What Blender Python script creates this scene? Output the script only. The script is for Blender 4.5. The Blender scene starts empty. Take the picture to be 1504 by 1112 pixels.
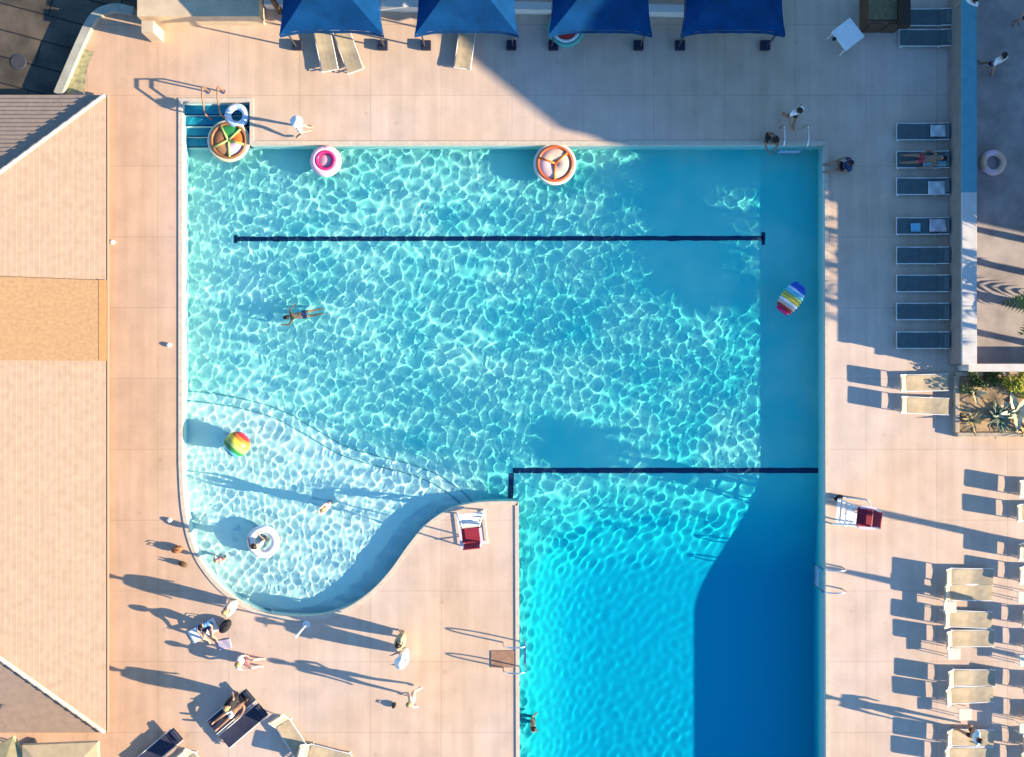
import bpy, bmesh, math, random
import numpy as np
from mathutils import Vector, Matrix

random.seed(7)
S = bpy.context.scene
COL = S.collection
PI = math.pi
HC = 38.0                      # camera height, metres
PPM = 40.0                     # pixels of the photograph per metre of deck
EL = math.radians(17.5)        # sun elevation
AZ = math.radians(12.2)        # sun stands this far south of east


def P(px, py, z=0.0):
    k = (HC - z) / HC / PPM
    return Vector(((px - 752) * k, (556 - py) * k, z))


# ---------------------------------------------------------------- world, sun, camera
W = bpy.data.worlds.new("World"); S.world = W; W.use_nodes = True
nt = W.node_tree; bg = nt.nodes['Background']
sky = nt.nodes.new('ShaderNodeTexSky'); sky.sky_type = 'NISHITA'; sky.sun_disc = False
sky.sun_elevation = EL; sky.sun_rotation = math.radians(90) + AZ
sky.ozone_density = 4.0; sky.dust_density = 0.3; sky.air_density = 1.0
hs = nt.nodes.new('ShaderNodeHueSaturation'); hs.inputs['Saturation'].default_value = 1.13
nt.links.new(sky.outputs[0], hs.inputs['Color']); nt.links.new(hs.outputs[0], bg.inputs[0])
bg.inputs[1].default_value = 0.116
L = bpy.data.lights.new('sun', 'SUN'); L.energy = 5.0; L.angle = math.radians(0.5); L.color = (1.0, 0.83, 0.58)
lo = bpy.data.objects.new('sun', L); COL.objects.link(lo)
SUNV = Vector((-math.cos(AZ) * math.cos(EL), math.sin(AZ) * math.cos(EL), -math.sin(EL)))
lo.rotation_euler = SUNV.to_track_quat('-Z', 'Y').to_euler()
lo.location = (60, -13, 40)
L.cycles.is_caustics_light = True
C = bpy.data.cameras.new('camera'); C.sensor_width = 36; C.lens = 36 * HC / (1504 / PPM); C.clip_end = 2000
co = bpy.data.objects.new('camera', C); COL.objects.link(co); co.location = (0, 0, HC); S.camera = co
S.view_settings.view_transform = 'Standard'; S.view_settings.look = 'None'
S.cycles.diffuse_bounces = 2; S.cycles.max_bounces = 10
S.view_settings.exposure = 1.58; S.view_settings.gamma = 1


# ---------------------------------------------------------------- materials
MATS = {}


def mat(name, col, rough=0.75, var=0.0, scale=3.0, bump=0.0, spec=0.3, metal=0.0, col2=None, detail=4):
    if name in MATS: return MATS[name]
    m = bpy.data.materials.new(name); m.use_nodes = True
    t = m.node_tree; b = t.nodes['Principled BSDF']
    b.inputs['Roughness'].default_value = rough; b.inputs['Specular IOR Level'].default_value = spec
    b.inputs['Metallic'].default_value = metal
    c1 = tuple(col)
    if var > 0 or col2:
        tc = t.nodes.new('ShaderNodeTexCoord'); n = t.nodes.new('ShaderNodeTexNoise')
        n.inputs['Scale'].default_value = scale; n.inputs['Detail'].default_value = detail
        t.links.new(tc.outputs['Object'], n.inputs['Vector'])
        r = t.nodes.new('ShaderNodeValToRGB'); r.color_ramp.elements[0].position = .3; r.color_ramp.elements[1].position = .7
        a = col2 or tuple(x * (1 - var) for x in c1)
        bb = c1 if col2 else tuple(min(1, x * (1 + var)) for x in c1)
        r.color_ramp.elements[0].color = (*a, 1); r.color_ramp.elements[1].color = (*bb, 1)
        t.links.new(n.outputs['Fac'], r.inputs[0]); t.links.new(r.outputs[0], b.inputs['Base Color'])
        if bump > 0:
            bp = t.nodes.new('ShaderNodeBump'); bp.inputs['Strength'].default_value = bump; bp.inputs['Distance'].default_value = .03
            t.links.new(n.outputs['Fac'], bp.inputs['Height']); t.links.new(bp.outputs[0], b.inputs['Normal'])
    else:
        b.inputs['Base Color'].default_value = (*c1, 1)
    MATS[name] = m
    return m


def deck_mat():
    m = bpy.data.materials.new('deck_concrete'); m.use_nodes = True
    t = m.node_tree; N = t.nodes; K = t.links; b = N['Principled BSDF']
    b.inputs['Roughness'].default_value = .85; b.inputs['Specular IOR Level'].default_value = .2
    tc = N.new('ShaderNodeTexCoord')

    def noise(s, d=5):
        n = N.new('ShaderNodeTexNoise'); n.inputs['Scale'].default_value = s; n.inputs['Detail'].default_value = d
        K.new(tc.outputs['Object'], n.inputs['Vector']); return n

    def ramp(src, stops):
        r = N.new('ShaderNodeValToRGB'); e = r.color_ramp.elements
        e[0].position, e[0].color = stops[0][0], (*stops[0][1], 1)
        e[1].position, e[1].color = stops[1][0], (*stops[1][1], 1)
        for p, c in stops[2:]:
            q = e.new(p); q.color = (*c, 1)
        K.new(src, r.inputs[0]); return r

    def mul(a, bb, f=1):
        x = N.new('ShaderNodeMix'); x.data_type = 'RGBA'; x.blend_type = 'MULTIPLY'; x.inputs[0].default_value = f
        K.new(a, x.inputs[6]); K.new(bb, x.inputs[7]); return x.outputs[2]
    base = ramp(noise(.13, 3).outputs['Fac'], [(.36, (.60, .435, .315)), (.62, (.625, .495, .42))])
    sx = N.new('ShaderNodeSeparateXYZ'); K.new(tc.outputs['Object'], sx.inputs[0])
    mrx = N.new('ShaderNodeMapRange'); mrx.inputs[1].default_value = -10.5; mrx.inputs[2].default_value = -13.5; mrx.inputs[4].default_value = .75; K.new(sx.outputs['X'], mrx.inputs[0])
    wx_ = N.new('ShaderNodeMix'); wx_.data_type = 'RGBA'; K.new(mrx.outputs[0], wx_.inputs[0]); K.new(base.outputs[0], wx_.inputs[6]); wx_.inputs[7].default_value = (.58, .35, .21, 1)
    patch = ramp(noise(1.1, 6).outputs['Fac'], [(.32, (.91, .90, .885)), (.62, (1.04, 1.03, 1.02))])
    grain = ramp(noise(26, 3).outputs['Fac'], [(.3, (.90, .90, .90)), (.7, (1.06, 1.06, 1.06))])
    # long brushed streaks and wash marks
    mp = N.new('ShaderNodeMapping'); mp.inputs['Scale'].default_value = (3.2, .18, 1); K.new(tc.outputs['Object'], mp.inputs[0])
    sn = N.new('ShaderNodeTexNoise'); sn.inputs['Scale'].default_value = 1.0; sn.inputs['Detail'].default_value = 4; K.new(mp.outputs[0], sn.inputs['Vector'])
    streak = ramp(sn.outputs['Fac'], [(.35, (.93, .92, .91)), (.65, (1.03, 1.03, 1.03))])
    br = N.new('ShaderNodeTexBrick'); br.offset = 0.0
    br.inputs['Color1'].default_value = (1, 1, 1, 1); br.inputs['Color2'].default_value = (.95, .95, .96, 1)
    br.inputs['Mortar'].default_value = (.72, .69, .67, 1)
    br.inputs['Scale'].default_value = 1; br.inputs['Mortar Size'].default_value = .012; br.inputs['Mortar Smooth'].default_value = .3
    br.inputs['Brick Width'].default_value = 2.6; br.inputs['Row Height'].default_value = 2.6
    K.new(tc.outputs['Object'], br.inputs['Vector'])
    # scattered small stains
    vo = N.new('ShaderNodeTexVoronoi'); vo.inputs['Scale'].default_value = .8; K.new(tc.outputs['Object'], vo.inputs['Vector'])
    st = ramp(vo.outputs['Distance'], [(.03, (.80, .77, .74)), (.09, (1, 1, 1))])
    c = mul(wx_.outputs[2], patch.outputs[0]); c = mul(c, grain.outputs[0]); c = mul(c, streak.outputs[0])
    c = mul(c, br.outputs['Color'], .85); c = mul(c, st.outputs[0], .6)
    K.new(c, b.inputs['Base Color'])
    bp = N.new('ShaderNodeBump'); bp.inputs['Strength'].default_value = .15; bp.inputs['Distance'].default_value = .01
    K.new(noise(40, 3).outputs['Fac'], bp.inputs['Height']); K.new(bp.outputs[0], b.inputs['Normal'])
    return m


def pool_paint():
    # the basin is painted: near-white in the paddling bay, turquoise in the main pool, deep blue in the diving well
    m = bpy.data.materials.new('pool_paint'); m.use_nodes = True
    t = m.node_tree; N = t.nodes; K = t.links; b = N['Principled BSDF']
    b.inputs['Roughness'].default_value = .8; b.inputs['Specular IOR Level'].default_value = 0.0
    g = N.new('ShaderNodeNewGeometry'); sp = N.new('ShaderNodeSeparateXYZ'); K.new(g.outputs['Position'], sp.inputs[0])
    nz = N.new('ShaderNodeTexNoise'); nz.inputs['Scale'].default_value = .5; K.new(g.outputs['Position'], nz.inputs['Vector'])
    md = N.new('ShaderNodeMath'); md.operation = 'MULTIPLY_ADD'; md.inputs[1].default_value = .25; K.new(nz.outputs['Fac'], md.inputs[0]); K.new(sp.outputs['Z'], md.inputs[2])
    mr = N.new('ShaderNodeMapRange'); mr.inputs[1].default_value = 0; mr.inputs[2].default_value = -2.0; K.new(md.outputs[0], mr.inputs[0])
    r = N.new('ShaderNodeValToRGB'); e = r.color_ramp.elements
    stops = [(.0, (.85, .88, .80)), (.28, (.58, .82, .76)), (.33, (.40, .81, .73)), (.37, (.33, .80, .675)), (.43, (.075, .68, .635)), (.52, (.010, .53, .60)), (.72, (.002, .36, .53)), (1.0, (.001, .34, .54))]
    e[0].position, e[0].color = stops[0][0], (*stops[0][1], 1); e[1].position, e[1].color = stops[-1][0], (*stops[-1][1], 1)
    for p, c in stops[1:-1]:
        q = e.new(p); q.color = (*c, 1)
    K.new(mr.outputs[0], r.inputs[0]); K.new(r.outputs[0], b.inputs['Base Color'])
    return m


def plank_mat():
    m = bpy.data.materials.new('brown_planks'); m.use_nodes = True
    t = m.node_tree; N = t.nodes; K = t.links; b = N['Principled BSDF']; b.inputs['Roughness'].default_value = .85
    tc = N.new('ShaderNodeTexCoord'); mp = N.new('ShaderNodeMapping'); mp.inputs['Rotation'].default_value = (0, 0, .26); K.new(tc.outputs['Object'], mp.inputs[0])
    br = N.new('ShaderNodeTexBrick'); br.inputs['Color1'].default_value = (.115, .088, .062, 1); br.inputs['Color2'].default_value = (.075, .060, .045, 1); br.inputs['Mortar'].default_value = (.012, .010, .009, 1)
    br.inputs['Scale'].default_value = 1; br.inputs['Mortar Size'].default_value = .03; br.inputs['Brick Width'].default_value = 5.0; br.inputs['Row Height'].default_value = .95; K.new(mp.outputs[0], br.inputs['Vector'])
    n = N.new('ShaderNodeTexNoise'); n.inputs['Scale'].default_value = 1.2; n.inputs['Detail'].default_value = 6; K.new(mp.outputs[0], n.inputs['Vector'])
    r = N.new('ShaderNodeValToRGB'); r.color_ramp.elements[0].color = (.5, .5, .5, 1); r.color_ramp.elements[0].position = .35; r.color_ramp.elements[1].color = (1.2, 1.2, 1.15, 1); r.color_ramp.elements[1].position = .65; K.new(n.outputs['Fac'], r.inputs[0])
    x = N.new('ShaderNodeMix'); x.data_type = 'RGBA'; x.blend_type = 'MULTIPLY'; x.inputs[0].default_value = 1; K.new(br.outputs['Color'], x.inputs[6]); K.new(r.outputs[0], x.inputs[7]); K.new(x.outputs[2], b.inputs['Base Color'])
    return m


M_DECK = deck_mat()
M_PAINT = pool_paint()
M_COPE = mat('coping_stone', (.56, .47, .37), .7, .10, 6)
M_WHITE = mat('white_paint', (.80, .79, .76), .6, .05, 4)
M_WMETAL = mat('white_metal', (.78, .78, .77), .4)
M_STEEL = mat('steel', (.72, .73, .75), .25, metal=1.0)
M_DARK = mat('dark_metal', (.05, .05, .055), .5)
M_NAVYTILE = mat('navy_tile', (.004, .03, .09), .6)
M_SHADESTEP = mat('shaded_blue_step', (.008, .25, .38), .6, .12, 5)  # dark blue carries the shade lying over the corner steps
M_LOUNGE = mat('beige_sling', (.46, .36, .23), .8, .14, 5)
M_LOUNGE2 = mat('sand_sling', (.42, .34, .23), .8, .16, 3)
M_TEALSL = mat('grey_green_sling', (.085, .12, .125), .8, .10, 5)
M_BLUE = mat('blue_canvas', (.004, .046, .145), .9, .22, 1.6, .35, spec=.05)
M_BLUE2 = mat('light_blue_canvas', (.03, .14, .42), .7, .12, 2.5, .1)
M_ROOF = mat('beige_roof_tile', (.30, .22, .17), .8, .10, 4, .1)
M_STRAW = mat('straw_mat', (.26, .165, .095), .9, .12, 9, .2)
M_WALLW = mat('white_wall', (.70, .66, .60), .8, .08, 2)
M_SAND = mat('sand_render', (.55, .42, .28), .85, .12, 2.5)
M_ROAD = mat('asphalt', (.105, .085, .062), .9, .4, .5, .1)
M_EARTH = mat('earth', (.18, .15, .11), .95, .3, .15)
M_SOIL = mat('planter_soil', (.34, .23, .13), .95, .35, 4, .4)
M_GARDEN = mat('garden_floor', (.36, .31, .29), .9, .25, 1.2)
M_WOOD = mat('dark_wood', (.10, .06, .035), .7, .25, 6)
M_OLIVE = mat('olive_wood', (.15, .12, .06), .7, .25, 6)
M_TRUNK = mat('palm_bark', (.22, .16, .11), .9, .3, 8, .4)
M_FROND = mat('palm_frond', (.10, .15, .035), .6, .35, 3)
M_LEAF = mat('leaf_green', (.07, .11, .03), .6, .4, 4)
M_YLEAF = mat('leaf_yellow_green', (.30, .32, .03), .6, .35, 6)
M_PALE = mat('pale_leaf', (.58, .52, .34), .6, .15, 5)
M_AGAVE = mat('agave_leaf', (.12, .17, .13), .6, .25, 5)
M_SKIN = mat('skin', (.50, .30, .21), .6, .06, 8)
M_TAN = mat('tanned_skin', (.33, .18, .11), .6, .06, 8)
M_PALESKIN = mat('pale_skin', (.64, .42, .33), .6, .06, 8)
M_HAIR = mat('dark_hair', (.02, .014, .010), .5)
M_BHAIR = mat('blond_hair', (.38, .26, .12), .5)
M_RED = mat('red_vinyl', (.50, .03, .03), .4)
M_MAROON = mat('maroon_canvas', (.26, .02, .04), .7, .12, 6)
M_PINK = mat('pink_vinyl', (.80, .42, .48), .35)
M_MAGENTA = mat('magenta_vinyl', (.58, .03, .17), .35)
M_LPINK = mat('pale_pink_vinyl', (.82, .56, .62), .35)
M_ORANGE = mat('orange_vinyl', (.70, .17, .03), .35)
M_PEACH = mat('peach_vinyl', (.78, .50, .36), .35, .10, 4)
M_YELLOW = mat('yellow_vinyl', (.78, .60, .06), .35)
M_LIME = mat('lime_vinyl', (.40, .48, .14), .35)
M_GREEN = mat('green_vinyl', (.04, .26, .07), .35)
M_CYAN = mat('cyan_vinyl', (.12, .58, .66), .35)
M_ROYAL = mat('royal_vinyl', (.02, .10, .48), .35)
M_NAVY = mat('navy_vinyl', (.01, .035, .14), .35)
M_SKYV = mat('sky_blue_vinyl', (.45, .62, .82), .35)
M_WHV = mat('white_vinyl', (.84, .84, .84), .35)
M_BROWN = mat('brown_vinyl', (.28, .12, .05), .4)


# ---------------------------------------------------------------- mesh helpers
class MB:
    def __init__(s):
        s.v = []; s.f = []; s.mi = []; s.mats = []; s.cur = 0

    def use(s, m):
        if m not in s.mats: s.mats.append(m)
        s.cur = s.mats.index(m); return s

    def add(s, vs, fs, mtx=None):
        b = len(s.v)
        s.v += [tuple(mtx @ Vector(q)) if mtx else tuple(q) for q in vs]
        for f in fs: s.f.append([b + i for i in f]); s.mi.append(s.cur)
        return s

    def box(s, c, d, rz=0.0, mtx=None):
        x, y, z = d[0] / 2, d[1] / 2, d[2] / 2
        R = Matrix.Translation(c) @ Matrix.Rotation(rz, 4, 'Z')
        if mtx: R = mtx @ R
        return s.add([(-x, -y, -z), (x, -y, -z), (x, y, -z), (-x, y, -z), (-x, -y, z), (x, -y, z), (x, y, z), (-x, y, z)],
                     [(3, 2, 1, 0), (4, 5, 6, 7), (0, 1, 5, 4), (1, 2, 6, 5), (2, 3, 7, 6), (3, 0, 4, 7)], R)

    def slab(s, a, b, w, th, up=Vector((0, 0, 1))):
        """a flat bar from a to b, w wide, th thick"""
        a = Vector(a); b = Vector(b); d = (b - a); l = d.length; d.normalize()
        sd = d.cross(up)
        if sd.length < 1e-4: sd = Vector((1, 0, 0))
        sd.normalize(); n = sd.cross(d)
        M = Matrix((( *[d.x, sd.x, n.x], (a.x + b.x) / 2), (*[d.y, sd.y, n.y], (a.y + b.y) / 2), (*[d.z, sd.z, n.z], (a.z + b.z) / 2), (0, 0, 0, 1)))
        return s.box((0, 0, 0), (l, w, th), 0, M)

    def tube(s, pts, r, n=8, closed=False):
        pts = [Vector(p) for p in pts]; k = len(pts); rs = r if isinstance(r, (list, tuple)) else [r] * k
        b = len(s.v); prev = None
        for i, p in enumerate(pts):
            if closed: d = pts[(i + 1) % k] - pts[i - 1]
            else: d = pts[min(i + 1, k - 1)] - pts[max(i - 1, 0)]
            d.normalize()
            if prev is None:
                u = d.orthogonal().normalized()
            else:
                u = (prev - d * prev.dot(d))
                u = u.normalized() if u.length > 1e-5 else d.orthogonal().normalized()
            prev = u; w = d.cross(u)
            for j in range(n):
                a = 2 * PI * j / n
                s.v.append(tuple(p + (u * math.cos(a) + w * math.sin(a)) * rs[i]))
        for i in range(k if closed else k - 1):
            i2 = (i + 1) % k
            for j in range(n):
                s.f.append([b + i * n + j, b + i * n + (j + 1) % n, b + i2 * n + (j + 1) % n, b + i2 * n + j]); s.mi.append(s.cur)
        if not closed:
            s.f.append([b + j for j in range(n)][::-1]); s.mi.append(s.cur)
            s.f.append([b + (k - 1) * n + j for j in range(n)]); s.mi.append(s.cur)
        return s

    def torus(s, c, R, r, n=40, m=12, a0=0, a1=2 * PI, sz=1.0, colf=None):
        b = len(s.v); full = abs(a1 - a0 - 2 * PI) < 1e-6; k = n if full else n + 1
        for i in range(k):
            a = a0 + (a1 - a0) * i / n
            for j in range(m):
                t = 2 * PI * j / m
                q = R + r * math.cos(t)
                s.v.append((c[0] + q * math.cos(a), c[1] + q * math.sin(a), c[2] + r * sz * math.sin(t)))
        for i in range(n):
            i2 = (i + 1) % k
            if colf: s.use(colf(i))
            for j in range(m):
                s.f.append([b + i * m + j, b + i2 * m + j, b + i2 * m + (j + 1) % m, b + i * m + (j + 1) % m]); s.mi.append(s.cur)
        return s

    def lathe(s, prof, n=24, c=(0, 0, 0), a0=0.0, a1=2 * PI):
        b = len(s.v); full = abs(a1 - a0 - 2 * PI) < 1e-6; k = n if full else n + 1
        for i in range(k):
            a = a0 + (a1 - a0) * i / n
            for (r, z) in prof: s.v.append((c[0] + r * math.cos(a), c[1] + r * math.sin(a), c[2] + z))
        m = len(prof)
        for i in range(n):
            i2 = (i + 1) % k
            for j in range(m - 1):
                s.f.append([b + i * m + j, b + i2 * m + j, b + i2 * m + j + 1, b + i * m + j + 1]); s.mi.append(s.cur)
        return s

    def ball(s, c, r, n=16, m=10, sc=(1, 1, 1), mtx=None):
        vs = []; fs = []
        for i in range(m + 1):
            t = PI * i / m
            for j in range(n):
                a = 2 * PI * j / n
                vs.append((c[0] + r * sc[0] * math.sin(t) * math.cos(a), c[1] + r * sc[1] * math.sin(t) * math.sin(a), c[2] + r * sc[2] * math.cos(t)))
        for i in range(m):
            for j in range(n):
                fs.append([i * n + j, (i + 1) * n + j, (i + 1) * n + (j + 1) % n, i * n + (j + 1) % n])
        return s.add(vs, fs, mtx)

    def prism(s, poly, z0, z1):
        k = len(poly); b = [(x, y, z0) for x, y in poly] + [(x, y, z1) for x, y in poly]
        return s.add(b, [list(range(k))[::-1], list(range(k, 2 * k))] + [[i, (i + 1) % k, k + (i + 1) % k, k + i] for i in range(k)])

    def build(s, name, m=None, parent=None, smooth=False, bevel=0.0):
        me = bpy.data.meshes.new(name); me.from_pydata(s.v, [], s.f); me.update()
        for q in (s.mats or [m]): me.materials.append(q)
        if s.mats: me.polygons.foreach_set('material_index', s.mi)
        bm = bmesh.new(); bm.from_mesh(me); bmesh.ops.recalc_face_normals(bm, faces=bm.faces)
        if bevel > 0:
            bmesh.ops.bevel(bm, geom=[e for e in bm.edges if e.is_manifold and e.calc_face_angle(0) > .6], offset=bevel, segments=2, affect='EDGES', profile=.5)
        bm.to_mesh(me); bm.free()
        if smooth: me.polygons.foreach_set('use_smooth', [True] * len(me.polygons))
        o = bpy.data.objects.new(name, me); COL.objects.link(o)
        if parent: o.parent = parent
        return o


def tag(o, label, cat, group=None):
    o['label'] = label; o['category'] = cat
    if group: o['group'] = group
    return o


def thing(name, label, cat, loc=(0, 0, 0), rz=0.0, group=None):
    o = bpy.data.objects.new(name, None); COL.objects.link(o); o.location = loc; o.rotation_euler = (0, 0, rz)
    o.empty_display_size = .2
    return tag(o, label, cat, group)


def struct(o, kind='structure'):
    o['kind'] = kind; return o


def copy_tree(o, parent=None):
    c = o.copy(); COL.objects.link(c)
    if parent: c.parent = parent
    for ch in list(o.children): copy_tree(ch, c)
    return c


def dup(src, label, loc, rz=0.0, group=None):
    c = copy_tree(src); c.location = loc; c.rotation_euler = (0, 0, rz); c['label'] = label
    if group: c['group'] = group
    return c


def receiver(o):
    o.cycles.is_caustics_receiver = True
    for ch in o.children: receiver(ch)
    return o


def fill(loops, z, name, m):
    """flat sheet with holes"""
    bm = bmesh.new()
    es = []
    for lp in loops:
        vs = [bm.verts.new((x, y, z)) for x, y in lp]
        for i in range(len(vs)): es.append(bm.edges.new((vs[i], vs[(i + 1) % len(vs)])))
    bmesh.ops.triangle_fill(bm, use_beauty=True, use_dissolve=False, edges=es)
    for f in bm.faces:
        if f.normal.z < 0: f.normal_flip()
    me = bpy.data.meshes.new(name); bm.to_mesh(me); bm.free(); me.materials.append(m)
    o = bpy.data.objects.new(name, me); COL.objects.link(o); return o


# ---------------------------------------------------------------- pool outline
def catmull(pts, n=6):
    out = []
    for i in range(len(pts) - 1):
        p0 = pts[max(i - 1, 0)]; p1 = pts[i]; p2 = pts[i + 1]; p3 = pts[min(i + 2, len(pts) - 1)]
        for k in range(n):
            t = k / n
            out.append(tuple(.5 * ((2 * p1[a]) + (-p0[a] + p2[a]) * t + (2 * p0[a] - 5 * p1[a] + 4 * p2[a] - p3[a]) * t * t + (-p0[a] + 3 * p1[a] - 3 * p2[a] + p3[a]) * t ** 3) for a in (0, 1)))
    out.append(pts[-1]); return out


curve = catmull([(762, 737), (745, 736), (700, 738), (660, 748), (625, 771), (598, 803), (573, 838), (545, 868), (510, 892), (470, 904), (424, 905), (380, 897), (338, 873), (306, 840), (284, 800), (272, 745), (268, 680)], 6)
POOLPX = [(268, 150), (367, 150), (367, 213), (1211, 213), (1213, 1260), (764, 1260)] + curve
POOL = [tuple(P(x, y)[:2]) for x, y in POOLPX]      # clockwise as seen from above (photo y runs down)


def offset(poly, d):
    out = []; k = len(poly)
    for i in range(k):
        a = Vector(poly[i - 1]); b = Vector(poly[i]); c = Vector(poly[(i + 1) % k])
        d1 = (b - a).normalized(); d2 = (c - b).normalized()
        n1 = Vector((-d1.y, d1.x)); n2 = Vector((-d2.y, d2.x)); n = (n1 + n2)
        n.normalize(); s = d / max(.35, n.dot(n1))
        out.append(tuple(b + n * s))
    return out


WL = -0.17                     # water level
CW = .14                       # coping width
OUT = offset(POOL, CW)
basin = MB(); k = len(POOL)
for i in range(k):
    a, b = POOL[i], POOL[(i + 1) % k]
    basin.add([(a[0], a[1], -.12), (b[0], b[1], -.12), (b[0], b[1], -5.4), (a[0], a[1], -5.4)], [(0, 1, 2, 3)])
basin_o = struct(basin.build('pool_basin', M_PAINT))
cp = MB()
for i in range(k):
    j = (i + 1) % k
    a, b, c, d = POOL[i], POOL[j], OUT[j], OUT[i]
    cp.add([(*a, .03), (*b, .03), (*c, .03), (*d, .03), (*a, -.12), (*b, -.12), (*c, -.02), (*d, -.02)], [(0, 1, 2, 3), (0, 4, 5, 1), (3, 2, 6, 7)])
cp.build('coping', M_COPE, basin_o)

# --- depth of the floor
bay = np.array([P(x, y)[:2] for x, y in catmull([(200, 585), (268, 588), (340, 598), (400, 615), (450, 642), (495, 668), (545, 684), (600, 698), (645, 718), (690, 760), (720, 850)], 5)])


def bay_sd(X, Y):
    """distance to the bay's step line, positive on the deep (north-east) side"""
    best = np.full(X.shape, 1e9); sg = np.ones(X.shape)
    for i in range(len(bay) - 1):
        ax, ay = bay[i]; bx, by = bay[i + 1]; dx, dy = bx - ax, by - ay; l2 = dx * dx + dy * dy
        t = np.clip(((X - ax) * dx + (Y - ay) * dy) / l2, 0, 1)
        qx, qy = X - ax - t * dx, Y - ay - t * dy; dd = np.hypot(qx, qy)
        cr = dx * (Y - ay) - dy * (X - ax)
        m = dd < best; best = np.where(m, dd, best); sg = np.where(m, np.sign(cr), sg)
    return best * sg


def sstep(x):
    x = np.clip(x, 0, 1); return x * x * (3 - 2 * x)


def depth(X, Y):
    px = X * PPM + 752; py = 556 - Y * PPM
    main = .66 + .14 * np.clip((px - 300) / 800, 0, 1)
    well = .78 * sstep((py - 690) / 230) * sstep((px - 720) / 170)
    d = main + well
    s = bay_sd(X, Y)
    st = .48 + .065 * np.floor(np.clip((s + .36) / .36, 0, 9))
    ss = np.where(px < 735, st, 9)
    d = np.minimum(d, ss)
    steps = .12 + .11 * np.floor(np.clip((py - 152) / 15.0, 0, 5))
    d = np.where((px < 372) & (py < 214), np.minimum(d, steps), d)
    return d


nx, ny = 420, 480
x0, y1 = P(262, 144)[:2]; x1, y0 = P(1220, 1266)[:2]
gx = np.linspace(x0, x1, nx); gy = np.linspace(y0, y1, ny); GX, GY = np.meshgrid(gx, gy)
GZ = WL - depth(GX, GY)


def grid_mesh(name, X, Y, Z, m, smooth):
    n, q = X.shape[1], X.shape[0]
    V = np.stack([X, Y, Z], -1).reshape(-1, 3).astype(np.float32)
    I = np.arange(n * q, dtype=np.int32).reshape(q, n)
    F = np.stack([I[:-1, :-1], I[:-1, 1:], I[1:, 1:], I[1:, :-1]], -1).reshape(-1)
    me = bpy.data.meshes.new(name); nf = len(F) // 4
    me.vertices.add(len(V)); me.vertices.foreach_set('co', V.reshape(-1))
    me.loops.add(len(F)); me.loops.foreach_set('vertex_index', F)
    me.polygons.add(nf); me.polygons.foreach_set('loop_start', np.arange(0, len(F), 4, dtype=np.int32))
    me.polygons.foreach_set('use_smooth', np.full(nf, smooth))
    me.update(calc_edges=True); me.validate()
    me.materials.append(m); o = bpy.data.objects.new(name, me); COL.objects.link(o); return o


fl = grid_mesh('floor', GX, GY, GZ, M_PAINT, True); fl.parent = basin_o


# --- what stands on the floor, seen through the water: pixel -> floor point
def F(px, py, lift=.012):
    s = P(px, py, WL); d = float(depth(np.array([[s.x]]), np.array([[s.y]]))[0, 0])
    for _ in range(3):
        r = Vector((s.x, s.y)); th = math.atan2(r.length, HC - WL); tr = math.asin(math.sin(th) / 1.13)
        q = r + (r.normalized() * math.tan(tr) * d if r.length > 1e-6 else r)
        d = float(depth(np.array([[q.x]]), np.array([[q.y]]))[0, 0])
    return Vector((q.x, q.y, WL - d + lift))


def floor_line(pts, w, m=M_NAVYTILE, name='lane_line'):
    mb = MB()
    for (a, b) in zip(pts[:-1], pts[1:]):
        n = max(2, int(math.hypot(b[0] - a[0], b[1] - a[1]) / 12))
        dx, dy = b[0] - a[0], b[1] - a[1]; l = math.hypot(dx, dy); ox, oy = -dy / l * w * PPM / 2, dx / l * w * PPM / 2
        vs = []
        for i in range(n + 1):
            t = i / n
            vs += [F(a[0] + dx * t + ox, a[1] + dy * t + oy), F(a[0] + dx * t - ox, a[1] + dy * t - oy)]
        mb.add(vs, [(2 * i, 2 * i + 1, 2 * i + 3, 2 * i + 2) for i in range(n)])
    return mb.build(name, m, basin_o)


floor_line([(346, 351), (1121, 350)], .17)
floor_line([(346, 345), (346, 357)], .12); floor_line([(1121, 341), (1121, 360)], .14)
floor_line([(753, 691), (1207, 691)], .19); floor_line([(751, 695), (750, 732)], .19)
# nosings of the curved steps into the bay and of the corner steps
for off in (.0, .36):
    w2 = []
    for i in range(1, len(bay) - 4):
        a = Vector(bay[i]); d = (Vector(bay[i + 1]) - Vector(bay[i - 1])).normalized(); n = Vector((-d.y, d.x))
        w2.append(a + n * (off))
    mb = MB(); vs = []
    for i, q in enumerate(w2):
        d = (w2[min(i + 1, len(w2) - 1)] - w2[max(i - 1, 0)]).normalized(); n = Vector((-d.y, d.x))
        for e in (-.045, -.005):
            pt = q + n * e
            z = WL - float(depth(np.array([[q.x - n.x * .05]]), np.array([[q.y - n.y * .05]]))[0, 0]) + .015
            vs.append((pt.x, pt.y, z))
    mb.add(vs, [(2 * i, 2 * i + 1, 2 * i + 3, 2 * i + 2) for i in range(len(w2) - 1)]); mb.build('step_edge', mat('teal_nosing', (.08, .36, .42), .6), basin_o)
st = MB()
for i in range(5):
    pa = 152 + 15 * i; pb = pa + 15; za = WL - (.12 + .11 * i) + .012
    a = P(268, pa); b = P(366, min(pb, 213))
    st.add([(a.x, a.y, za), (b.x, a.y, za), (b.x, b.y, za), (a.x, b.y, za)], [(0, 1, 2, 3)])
st.build('corner_step', M_SHADESTEP, basin_o)
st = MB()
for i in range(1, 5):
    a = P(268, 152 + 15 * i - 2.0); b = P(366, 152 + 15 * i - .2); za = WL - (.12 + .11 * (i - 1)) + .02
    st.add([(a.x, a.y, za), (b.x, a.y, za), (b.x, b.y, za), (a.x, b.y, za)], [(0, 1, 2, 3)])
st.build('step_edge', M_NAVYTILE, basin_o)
receiver(basin_o)

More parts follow.
